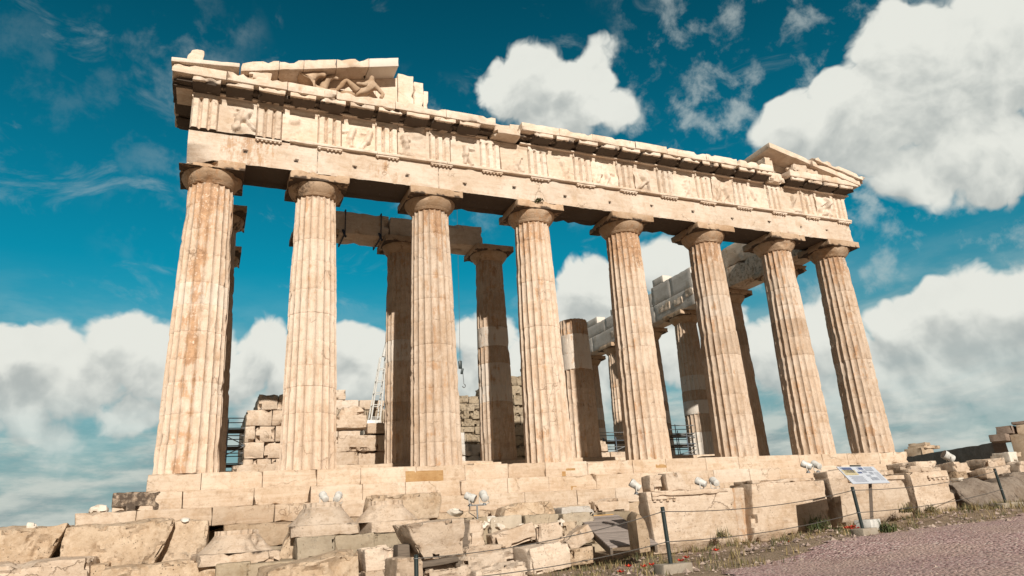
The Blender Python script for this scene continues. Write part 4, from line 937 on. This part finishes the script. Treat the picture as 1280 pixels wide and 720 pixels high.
# ------------------------------------------------------------------ rope barrier
GPST = 'posts of the rope barrier'
def rope_post(P, h, lean, label, base=(1.0, .35, .22), byaw=0, base_on=True):
    t = empty('rope_post', P, label, 'post', GPST); top = np.array(P) + np.array((lean, 0, h)); mb = MB()
    tube(mb, [P, top], .038, 12); tube(mb, [top, top + np.array((0, 0, .012))], [.042, .030], 12); mb.obj('pole', M['post'], t)
    for f in (.93, .42):
        mb = MB(); q = np.array(P) + (top - np.array(P)) * f; a = np.linspace(0, 2 * math.pi, 13)
        tube(mb, [q + np.array((.045 * math.cos(x), .045 * math.sin(x), 0)) for x in a], .008, 6, cap=False); mb.obj('rope_ring', M['steel'], t)
    if base_on:
        mb = MB(); block(mb, (P[0] + .05, P[1] + .02, P[2] - base[2] / 2 + .06), base, yaw=byaw, res=.10, bev=.02, amp=.008, chip=.06); mb.obj('base', M['conc'], t)
    return np.array(P), top
P1 = at(839, 709, y=-13.9); P2 = at(1079, 664, y=-13.2); P3 = at(1258, 631, y=-10.7); P0 = at(521, 752, y=-13.2)
p1 = rope_post(P1, 1.02, -.035, 'dark green rope post in front of the block nearest the ramp', (.62, .34, .26))
p2 = rope_post(P2, .93, -.06, 'dark green rope post beside the information board', (.55, .32, .20), 8)
p3 = rope_post(P3, 1.05, -.11, 'dark green rope post on the bank at the right edge', (1.0, .4, .22))
p0 = rope_post(P0, .70, 0, 'dark rope post barely rising above the bottom edge', base_on=True)
def rope(a, b, f, sag, label):
    q0 = a[0] + (a[1] - a[0]) * f; q1 = b[0] + (b[1] - b[0]) * f; pts = []
    for i in range(25): s_ = i / 24; p = q0 + (q1 - q0) * s_; p[2] -= sag * 4 * s_ * (1 - s_); pts.append(p)
    mb = MB(); tube(mb, pts, .0085, 6); tag(mb.obj('steel_rope', M['rope']), label, 'rope', 'ropes of the barrier')
for a, b, w in ((p0, p1, 'from the low post to the post near the ramp'), (p1, p2, 'from the ramp post to the post by the board'), (p2, p3, 'from the post by the board to the right bank post')):
    rope(a, b, .93, .12, 'upper rope ' + w); rope(a, b, .42, .10, 'lower rope ' + w)

# ------------------------------------------------------------------ information board
bc = np.array(at(1092, 656, y=-11.0)); bd = empty('information_board', bc, 'white tilted information board on one leg in front of the architrave blocks', 'sign')
M['board'], g_, b_ = material('printed board')
b_.inputs['Base Color'].default_value = (.52, .545, .60, 1); b_.inputs['Roughness'].default_value = .35
M['ink'] = paint('grey print', (.30, .32, .37), .4); M['inkblue'] = paint('dark blue print', (.10, .12, .22), .4); M['inktan'] = paint('tan print', (.52, .44, .27), .4)
cor = [at(1043, 583, y=-11.05), at(1094, 583.5, y=-10.75), at(1110, 603, y=-11.25), at(1069, 605, y=-11.6)]
bo = (cor[0] + cor[1] + cor[2] + cor[3]) / 4; ux = (cor[1] + cor[2] - cor[0] - cor[3]) / 2; uy = (cor[0] + cor[1] - cor[2] - cor[3]) / 2
nz_ = np.cross(ux, uy); nz_ /= np.linalg.norm(nz_)
def sheet(a, b, c, d, h0, h1):
    V = []
    for h in (h0, h1):
        for p, q in ((a, c), (b, c), (b, d), (a, d)): V.append(bo + ux * p + uy * q + nz_ * h)
    return V, [(0, 3, 2, 1), (4, 5, 6, 7), (0, 1, 5, 4), (1, 2, 6, 5), (2, 3, 7, 6), (3, 0, 4, 7)]
mb = MB(); mb.add(*sheet(-.5, .5, -.5, .5, -.02, 0)); pn_ = mb.obj('panel', M['board'], bd)
for mat, lst in (('inktan', [(-.47, -.12, -.02, .30)]), ('inkblue', [(-.42, -.16, .12, .44), (.02, .14, .30, .44), (-.10, .02, .08, .18)]), ('ink', [(-.02, .0, .24, .44), (.18, .40, .36, .44), (.18, .40, .22, .33), (.05, .16, .10, .26), (.20, .30, .0, .16), (.06, .17, -.12, 0.), (.10, .30, -.34, -.16), (-.46, -.42, .35, .45)] + [(-.42 + .02 * (i % 3), -.05 - .03 * (i % 2), -.10 - .04 * i, -.08 - .04 * i) for i in range(9)] + [(.33, .46, .14 - .04 * i, .155 - .04 * i) for i in range(13)])):
    mb = MB()
    for q in lst: mb.add(*sheet(*q, .001, .0035))
    mb.obj('print', M[mat], pn_)
mb = MB(); tube(mb, [bo + uy * .55 - ux * .12, bo + uy * .55 + ux * .16], .02, 8); mb.obj('rear_rail', M['post'], bd)
mb = MB(); lt = bo - uy * .18 + ux * .10 - nz_ * .02; lb = np.array(at(1090, 652, y=-11.0)); d = lt - lb; tube(mb, [lb, lt], .055, 4); mb.obj('leg', M['leg'], bd)
mb = MB(); q = np.array(at(1095, 656, y=-11.2)); box(mb, q + np.array((0, .25, 0)), (.66, .42, .27), yaw=20, bev=.015); mb.obj('base', M['white'], bd)

# ------------------------------------------------------------------ floodlights
GF = 'white floodlights lighting the temple'
def floodlight(P, aim, label, r=.11, L=.30, stem=.10):
    r = min(r, .115) if r < .15 else r
    t = empty('floodlight', P, label, 'floodlight', GF); P = np.array(P, float); c = P + np.array((0, 0, stem + r)); a = np.array(aim, float); a /= np.linalg.norm(a)
    mb = MB(); tube(mb, [c - a * L * .5, c - a * L * .46, c - a * L * .40, c + a * L * .1, c + a * L * .18, c + a * L * .5], [r * .55, r * .80, r * .88, r * .88, r, r], 18); mb.obj('housing', M['white'], t, None, 35)
    mb = MB(); tube(mb, [c + a * L * .5, c + a * (L * .5 + .012)], [r * .9, r * .86], 18); mb.obj('lens', M['glass'], t)
    s_ = np.cross(a, (0, 0, 1.)); s_ /= np.linalg.norm(s_); mb = MB(); tube(mb, [c + s_ * (r + .015), c + s_ * (r + .015) - np.array((0, 0, r + .05)), P + np.array((0, 0, .02)) + s_ * .02, c - s_ * (r + .015) - np.array((0, 0, r + .05)), c - s_ * (r + .015)], .014, 6); mb.obj('bracket', M['white'], t)
    mb = MB(); tube(mb, [P - np.array((0, 0, .02)), P + np.array((0, 0, .05))], [.07, .03], 10); mb.obj('foot', M['steel'], t)
    return t
floodlight(at(405, 631, y=-4.2), (-.25, .85, .55), 'left white floodlight of the pair on the upturned capital')
floodlight(at(422, 631, y=-4.2), (.35, .85, .5), 'right white floodlight of the pair on the upturned capital')
sp = np.array(at(597, 650, y=-6.7)); st = empty('lamp_stand', sp, 'thin steel stand with a crossbar on the tapered stone post', 'stand')
mb = MB(); tube(mb, [sp, sp + np.array((0, 0, .38))], .024, 8); mb.obj('pole', M['steel'], st); mb = MB(); tube(mb, [sp + np.array((-.26, 0, .38)), sp + np.array((.26, 0, .38))], .018, 8); mb.obj('crossbar', M['steel'], st)
mb = MB(); tube(mb, [sp + np.array((-.22, -.02, .36)), sp + np.array((-.25, -.04, .20)), sp + np.array((-.10, -.04, .10)), sp + np.array((-.02, -.03, .02))], .012, 6); mb.obj('cable', M['rope'], st)
floodlight(sp + np.array((-.19, 0, .38)), (.55, -.35, -.30), 'white floodlight tipped down at the left of the steel stand', .115, .30)
floodlight(sp + np.array((.21, 0, .38)), (.12, .85, .5), 'white floodlight at the right of the steel stand', .115, .30)
floodlight((-3.98, -8.6, -1.47), (-.55, .3, .5), 'single white floodlight at the left corner of the first architrave block')
floodlight((-1.52, -8.2, -1.46), (-.45, .75, .45), 'left white floodlight above the wedge gap between two blocks')
floodlight((-1.05, -8.2, -1.46), (.25, .9, .35), 'right white floodlight above the wedge gap between two blocks')
floodlight((2.45, -8.3, -1.10), (-.5, .7, .45), 'left white floodlight just behind the information board')
floodlight((2.95, -8.2, -1.10), (.1, .9, .4), 'right white floodlight just behind the information board')
floodlight(at(1188, 580, y=-7.6), (-.7, .3, .5), 'white floodlight alone on the stones at the far end of the row', .155, .38)

# ------------------------------------------------------------------ scaffolds, crane, straps
def scaffold(loc, w, dep, h, nx, lv, label, seed, mat='scaff', top=.6):
    t = empty('scaffold', loc, label, 'scaffold', 'scaffolds among the columns'); x0, y0, z0 = loc; r_ = random.Random(seed)
    for i in range(nx + 1):
        for yy in (0, dep): mb = MB(); x = x0 + w * i / nx; tube(mb, [(x, y0 + yy, z0), (x, y0 + yy, z0 + h + r_.uniform(0, top))], .03, 6); mb.obj('pole', M[mat], t)
    for k in range(lv):
        z = z0 + .6 + (h - .6) * k / max(1, lv - 1)
        for yy in (0, dep):
            for dz in (0, .5): mb = MB(); tube(mb, [(x0 - .3, y0 + yy - .04, z + dz), (x0 + w + .3, y0 + yy - .04, z + dz)], .026, 6); mb.obj('rail', M['steel' if (k + dz) % 2 else mat], t)
        mb = MB(); box(mb, (x0 + w / 2, y0 + dep / 2, z - .05), (w + .3, dep * .9, .05), bev=.004); mb.obj('deck', M['timber'], t)
    for k in range(lv - 1):
        z = z0 + .6 + (h - .6) * k / max(1, lv - 1); z2 = z0 + .6 + (h - .6) * (k + 1) / max(1, lv - 1); mb = MB(); tube(mb, [(x0, y0 - .05, z), (x0 + w, y0 - .05, z2)] if k % 2 else [(x0 + w, y0 - .05, z), (x0, y0 - .05, z2)], .026, 6); mb.obj('brace', M['steel'], t)
scaffold((-14.6, 13, 0), 1.75, 1.6, 3.2, 2, 4, 'blue grey tube scaffold against the left inner wall, right of the corner column', 1)
scaffold((13.0, 12.6, 0), 3.2, 2.0, 2.6, 4, 4, 'tube scaffold round the patched column seen between fifth and sixth column', 2)
scaffold((8.6, 14.2, 0), 2.6, 1.6, 2.4, 3, 3, 'dark tube scaffold beside the broken column, left of the fifth column', 3)
cr = empty('lattice_crane', (-2.2, 30, 0), 'white lattice crane mast rising behind the third column', 'crane')
def lerp(a, b, t): return np.array(a) + (np.array(b) - np.array(a)) * t
ft = [at(462, 537, y=30), at(474, 537, y=30), at(462, 537, y=30) + np.array((0, 1.2, 0)), at(474, 537, y=30) + np.array((0, 1.2, 0))]; tp = at(479.5, 446, y=30)
legs_top = [tp + np.array(q) for q in ((-.22, 0, 0), (.22, 0, 0), (-.22, .4, 0), (.22, .4, 0))]
for a, b in zip(ft, legs_top): mb = MB(); tube(mb, [a, b], .06, 8); mb.obj('mast_leg', M['white'], cr)
for k in range(1, 6):
    f = k / 6
    for i, j in ((0, 1), (2, 3), (0, 2), (1, 3)): mb = MB(); tube(mb, [lerp(ft[i], legs_top[i], f), lerp(ft[j], legs_top[j], f)], .035, 6); mb.obj('mast_bar', M['white'], cr)
mb = MB(); tube(mb, [tp, at(484, 428, y=30), at(489, 400, y=30)], .16, 8); mb.obj('mast_head', M['white'], cr)
mb = MB(); tube(mb, [at(489, 400, y=30), at(571, 240, y=20)], .12, 8); mb.obj('jib', M['white'], cr)
mb = MB(); q = at(466, 534, y=29.6); box(mb, q, (1.1, 1.0, 1.0), bev=.05); mb.obj('cab', M['white'], cr)
mb = MB(); q = at(473, 543, y=29.4); box(mb, q, (2.6, 1.4, .7), bev=.05); mb.obj('counterweight', M['conc'], cr)
def hook():
    t = empty('crane_hook', at(575.5, 468, y=20), 'crane hook block hanging on its chain in the gap right of the third column', 'hook'); q = at(575.2, 456, y=20)
    mb = MB(); tube(mb, [at(571, 240, y=20), q], .012, 6); mb.obj('cable', M['rope'], t); mb = MB(); box(mb, q, (.22, .22, .55), bev=.04); box(mb, q + np.array((.12, 0, -.45)), (.16, .16, .4), bev=.03, roll=12); mb.obj('pulley_block', M['post'], t)
    mb = MB(); tube(mb, [q + np.array((.18, 0, -.6)), q + np.array((.22, 0, -1.35))], .025, 6); a = np.linspace(.4, 4.6, 10); tube(mb, [q + np.array((.22 + .10 * math.sin(x), 0, -1.47 + .12 * math.cos(x))) for x in a], .035, 6); mb.obj('hook', M['steel'], t)
hook()
for u, lb in ((431, 'left dark strap slung round the porch beam behind the second column'), (476, 'right dark strap slung round the porch beam near the porch capital')):
    P = at(u, 290, y=5.1); zb, zt = 11.04, 12.18; y0, y1 = 5.10, 6.5; mb = MB(); V = []; tube(mb, [(P[0], y0 - .03, zb - .03), (P[0] + .02, y0 - .03, zt + .03), (P[0] + .02, y1 + .25, zt + .03), (P[0], y1 + .25, zb - .03), (P[0], y0 - .03, zb - .03)], .035, 6)
    tube(mb, [(P[0] - .10, y0 - .05, zb + .15), (P[0] - .02, y0 - .08, zb - .12), (P[0] + .06, y0 - .05, zb - .20)], .05, 6); tag(mb.obj('beam_strap', M['strap']), lb, 'strap', 'straps on the porch beam')

# ------------------------------------------------------------------ statues in the pediment (weathered, headless forms)
def skin(name, pts, edges, mat, label, cat, sub=2):
    me = bpy.data.meshes.new(name); me.from_pydata([p[:3] for p in pts], edges, []); o = bpy.data.objects.new(name, me); COL.objects.link(o)
    m = o.modifiers.new('skin', 'SKIN'); m.use_smooth_shade = True; sk = me.skin_vertices[0].data
    for i, p in enumerate(pts): sk[i].radius = (p[3], p[3]); 
    sk[0].use_root = True
    s2 = o.modifiers.new('sub', 'SUBSURF'); s2.levels = sub; s2.render_levels = sub
    dg = bpy.context.evaluated_depsgraph_get(); ev = bpy.data.meshes.new_from_object(o.evaluated_get(dg)); bpy.data.objects.remove(o)
    for v in ev.vertices: v.co += Vector(mn.noise_vector(v.co * 4)) * .022 + Vector(mn.noise_vector(v.co * 11)) * .012
    mb = MB(); mb.add([v.co for v in ev.vertices], [tuple(p.vertices) for p in ev.polygons], -.1, .3, .05)
    return tag(mb.obj(name, M[mat], None, None, 60), label, cat)
zb = ZC; yb = -1.25
skin('reclining_statue', [(-9.86, yb, zb + .20, .20), (-9.74, yb - .02, zb + .48, .18), (-9.60, yb, zb + .80, .22), (-9.56, yb - .03, zb + 1.02, .09), (-9.55, yb - .06, zb + 1.20, .15), (-10.28, yb - .14, zb + .46, .14), (-10.58, yb - .16, zb + .70, .12), (-10.82, yb - .16, zb + .34, .085), (-11.02, yb - .18, zb + .08, .07), (-10.45, yb + .10, zb + .24, .15), (-11.05, yb + .04, zb + .26, .11), (-11.45, yb, zb + .10, .07), (-9.30, yb - .05, zb + .66, .10), (-9.12, yb - .14, zb + .36, .08), (-9.24, yb - .24, zb + .08, .07), (-9.92, yb - .22, zb + .62, .085), (-10.22, yb - .28, zb + .58, .07)],
     [(0, 1), (1, 2), (2, 3), (3, 4), (0, 5), (5, 6), (6, 7), (7, 8), (0, 9), (9, 10), (10, 11), (2, 12), (12, 13), (13, 14), (2, 15), (15, 16)], 'cap', 'weathered marble figure reclining in the left pediment corner', 'statue')
skin('horse_statue', [(-12.15, yb, zb + .16, .34), (-12.06, yb, zb + .46, .29), (-11.90, yb - .06, zb + .72, .20), (-11.62, yb - .14, zb + .80, .15), (-11.34, yb - .2, zb + .70, .10), (-11.90, yb + .1, zb + .92, .04), (-11.70, yb + .05, zb + .14, .2), (-11.3, yb, zb + .12, .14)], [(0, 1), (1, 2), (2, 3), (3, 4), (2, 5), (0, 6), (6, 7)], 'cap', 'weathered marble horse heads rising from the left pediment floor', 'statue')
skin('horse_statue', [(-11.45, yb + .1, zb + .16, .2), (-11.38, yb + .1, zb + .5, .17), (-11.24, yb + .06, zb + .78, .13), (-11.05, yb, zb + .86, .10), (-10.86, yb - .04, zb + .78, .07)], [(0, 1), (1, 2), (2, 3), (3, 4)], 'cap', 'smaller worn horse head between the first horse and the reclining figure', 'statue')

# ------------------------------------------------------------------ far buildings
E0 = at(1249, 553.5, z=4.2); E1 = at(1134, 571, z=4.4)
def far_ruin():
    t = empty('porch_ruin', (E0[0], E0[1], -3), 'far ruined temple with a long dark wall and one porch column at right', 'ruin')
    d = E1 - E0; L_ = math.hypot(d[0], d[1]); yaw = math.degrees(math.atan2(d[1], d[0])); mb = MB(); n = 9
    mid = (E0 + E1) / 2; nrm = np.array((-d[1], d[0], 0)) / L_
    block(mb, (mid[0] , mid[1], .6), (L_, 2.0, 7.4), yaw, res=1.4, amp=.05, chip=.4, bev=.1, tone=-.1); mb.obj('wall', M['dark'], t)
    k = 6 / ppm(E0)
    def bx_(u, v, w, h, z, nm, mat='dark', dep=2.): 
        P = at(u, v, y=z); s_ = 1 / ppm(P); mb = MB(); block(mb, P, (w * s_, dep, h * s_), yaw=20, res=.7, amp=.06, chip=.4, bev=.08); mb.obj(nm, M[mat], t)
    Y = E0[1] - 3
    bx_(1253, 548, 44, 9, Y, 'architrave'); bx_(1259, 538.5, 34, 10, Y, 'upper_beam'); bx_(1279, 529, 34, 3.5, Y - 1.5, 'cornice'); bx_(1285, 538, 28, 14, Y - 2, 'entablature', 'city'); bx_(1279, 563, 9, 40, Y - 2, 'corner_column', 'city')
    bx_(1263, 569, 30, 6, Y - 3, 'sill', 'city')
far_ruin()
def far_house():
    P = at(1150, 562, y=95); t = empty('distant_ruin', P, 'tiny pale ruined building on the skyline right of the last column', 'ruin')
    def bx_(u, v, w, h, nm): p = at(u, v, y=95); s_ = 1 / ppm(p); mb = MB(); block(mb, p, (w * s_, 4, h * s_), yaw=15, res=1.2, amp=.1, chip=.5, bev=.1); mb.obj(nm, M['city'], t)
    bx_(1149, 566, 34, 10, 'wall'); bx_(1152, 559.5, 30, 4, 'architrave'); bx_(1149, 556, 14, 4, 'gable'); bx_(1163, 560, 6, 4, 'cornice_piece')
far_house()
P = at(-4, 672, y=20); mb = MB(); block(mb, P, (2.2, 2, .8), res=.3, big=.2, amp=.1, chip=.4, bev=.2, tone=-.3); tag(mb.obj('dark_rock', M['dark']), 'dark rock on the skyline behind the far left block', 'rock')

# ------------------------------------------------------------------ plants, poppies, small stones
def blades(mb, x, y, z, n, h, spread, r_, tone=None):
    for _ in range(n):
        a = r_.uniform(0, 6.283); d = r_.random() ** .7 * spread; px, py = x + d * math.cos(a), y + d * math.sin(a); hh = h * r_.uniform(.45, 1.1); lean = r_.uniform(.1, .7) * hh; la = r_.uniform(0, 6.283); w = r_.uniform(.004, .010)
        wx, wy = -math.sin(la) * w, math.cos(la) * w; lx, ly = math.cos(la) * lean, math.sin(la) * lean; zz = z
        mb.add([(px - wx, py - wy, zz - .02), (px + wx, py + wy, zz - .02), (px + lx * .35 + wx * .8, py + ly * .35 + wy * .8, zz + hh * .6), (px + lx * .35 - wx * .8, py + ly * .35 - wy * .8, zz + hh * .6), (px + lx, py + ly, zz + hh)], [(0, 1, 2, 3), (3, 2, 4)], tone if tone is not None else r_.uniform(-1, 1))
r_ = random.Random(3); mb = MB()
for i in range(620):
    x = r_.uniform(-6, 9.5); e = path_edge(x); y = r_.uniform(e - .1, YR(x) - .05) if r_.random() < .6 else YR(x) - abs(r_.gauss(0, .45))
    if mn.noise(Vector((x * 1.1, y * 1.1, 2))) < -.02: continue
    blades(mb, x, y, gz(x, y), r_.randint(5, 16), r_.choice((.08, .12, .16, .26)), r_.uniform(.05, .22), r_, r_.choice((None, .3, .8, -.6)))
for i in range(260):
    x = r_.uniform(-12, -4.5); y = r_.uniform(-14.5, -7); blades(mb, x, y, gz(x, y), r_.randint(4, 12), .14, .15, r_)
for i in range(260):
    x = r_.uniform(6.5, 14); y = r_.uniform(-12, -8); blades(mb, x, y, gz(x, y) + .02, r_.randint(6, 16), r_.choice((.12, .22)), .2, r_)
kind(mb.obj('grass', M['grass'], None, (0, 0, -3)), 'stuff')
def pebbles(name, n, xr, yr, smin, smax, mat, seed, on=None, edge=None):
    r_ = random.Random(seed); mb = MB(); base = [(1, 0, 0), (0, 1, 0), (-1, 0, 0), (0, -1, 0), (0, 0, 1), (0, 0, -.4)]; FF = [(0, 1, 4), (1, 2, 4), (2, 3, 4), (3, 0, 4), (1, 0, 5), (2, 1, 5), (3, 2, 5), (0, 3, 5)]
    for _ in range(n):
        x = r_.uniform(*xr); y = r_.uniform(*yr)
        if edge and not edge(x, y): continue
        s_ = smin + (smax - smin) * r_.random() ** 4; z = gz(x, y) + .012; a = r_.uniform(0, 6.28); ca, sa = math.cos(a) * s_, math.sin(a) * s_; q = [r_.uniform(.6, 1.2) for _ in range(6)]
        mb.add([(x + (p[0] * ca - p[1] * sa) * k, y + (p[0] * sa + p[1] * ca) * k, z + p[2] * s_ * .7 * k) for p, k in zip(base, q)], FF, r_.uniform(-1, 1) ** 3)
    return kind(mb.obj(name, M[mat], None, (0, 0, -3), 20), 'stuff')
pebbles('loose_gravel', 12000, (-8, 16), (-21, -10.5), .009, .045, 'pebble', 4, edge=lambda x, y: y < path_edge(x) + .2)
pebbles('rubble_stones', 2200, (-8, 12), (-14.5, -9.2), .02, .10, 'pebble', 5, edge=lambda x, y: y > path_edge(x) - .6 and y < YR(x) - .1)
def leafball(mb, c, r, n, r_, flat=.8, size=.05):
    for _ in range(n):
        d = Vector((r_.gauss(0, 1), r_.gauss(0, 1), r_.gauss(0, 1))).normalized() * r * r_.random() ** .4; p = Vector(c) + Vector((d.x, d.y, abs(d.z) * flat)); a = Vector((r_.gauss(0, 1), r_.gauss(0, 1), r_.gauss(0, 1))).normalized(); b = a.cross(Vector((0, 0, 1))).normalized(); s_ = size * r_.uniform(.5, 1.3)
        mb.add([p - b * s_ * .3, p + a * s_, p + b * s_ * .3, p - a * s_ * .8], [(0, 1, 2, 3)], r_.uniform(-1, 1))
P = at(673, 251, y=-1.0); mb = MB(); leafball(mb, P + np.array((0, -.05, -.08)), .20, 150, r_, .9, .07); tag(mb.obj('wall_plant', M['leaf']), 'green tuft growing out of the architrave above the fourth column', 'plant')
def bush(u, v, r, n, label, mat='leaf', y=None, z=None):
    P = at(u, v, y=y); mb = MB(); leafball(mb, P, r, n, r_, .9, .06); blades(mb, P[0], P[1], P[2], 40, r * 1.5, r, r_); return tag(mb.obj('weed', M[mat]), label, 'plant', 'weeds along the blocks')
bush(1024, 661, .34, 260, 'dark green weed at the foot of the crack left of the information board', y=-9.6); bush(1110, 664, .20, 200, 'low green weed right of the white base of the board', y=-13.0); bush(1133, 640, .2, 140, 'dry weed below the dark crack right of the board', 'grass', y=-9.9)
bush(905, 672, .2, 90, 'small weed under the wedge gap between the first blocks', 'grass', y=-9.5); bush(1165, 640, .22, 120, 'dry weed under the sloping end of the last block', 'grass', y=-10.0)
for i, (u, v) in enumerate([(776, 716), (786, 709), (805, 709), (815, 707), (851, 702), (858, 698), (895, 689), (980, 680), (985, 679), (1062, 660), (1067, 659), (1058, 661), (1065, 662), (1072, 661)]):
    y = -12.4 if u < 900 else -11.4 if u < 1000 else -11.9; P = at(u, v, y=y); z = min(gz(P[0], P[1]), P[2] - .05); mb = MB(); tube(mb, [(P[0], P[1], z), tuple(P)], .005, 5); st_ = empty('poppy', (P[0], P[1], z), 'red poppy in bloom on the dry verge before the architrave blocks', 'flower', 'poppies on the verge'); mb.obj('stem', M['leaf'], st_)
    mb = MB()
    for k in range(5):
        a = k * 1.257 + i; c_, s_ = math.cos(a), math.sin(a); mb.add([P, P + np.array((c_ * .05 - s_ * .035, s_ * .05 + c_ * .035, .02)), P + np.array((c_ * .075, s_ * .075, .055)), P + np.array((c_ * .05 + s_ * .035, s_ * .05 - c_ * .035, .02))], [(0, 1, 2, 3)], r_.uniform(-1, 1))
    mb.obj('petals', M['petal'], st_)
for o in S.objects:
    if '_o' in o.keys(): del o['_o']
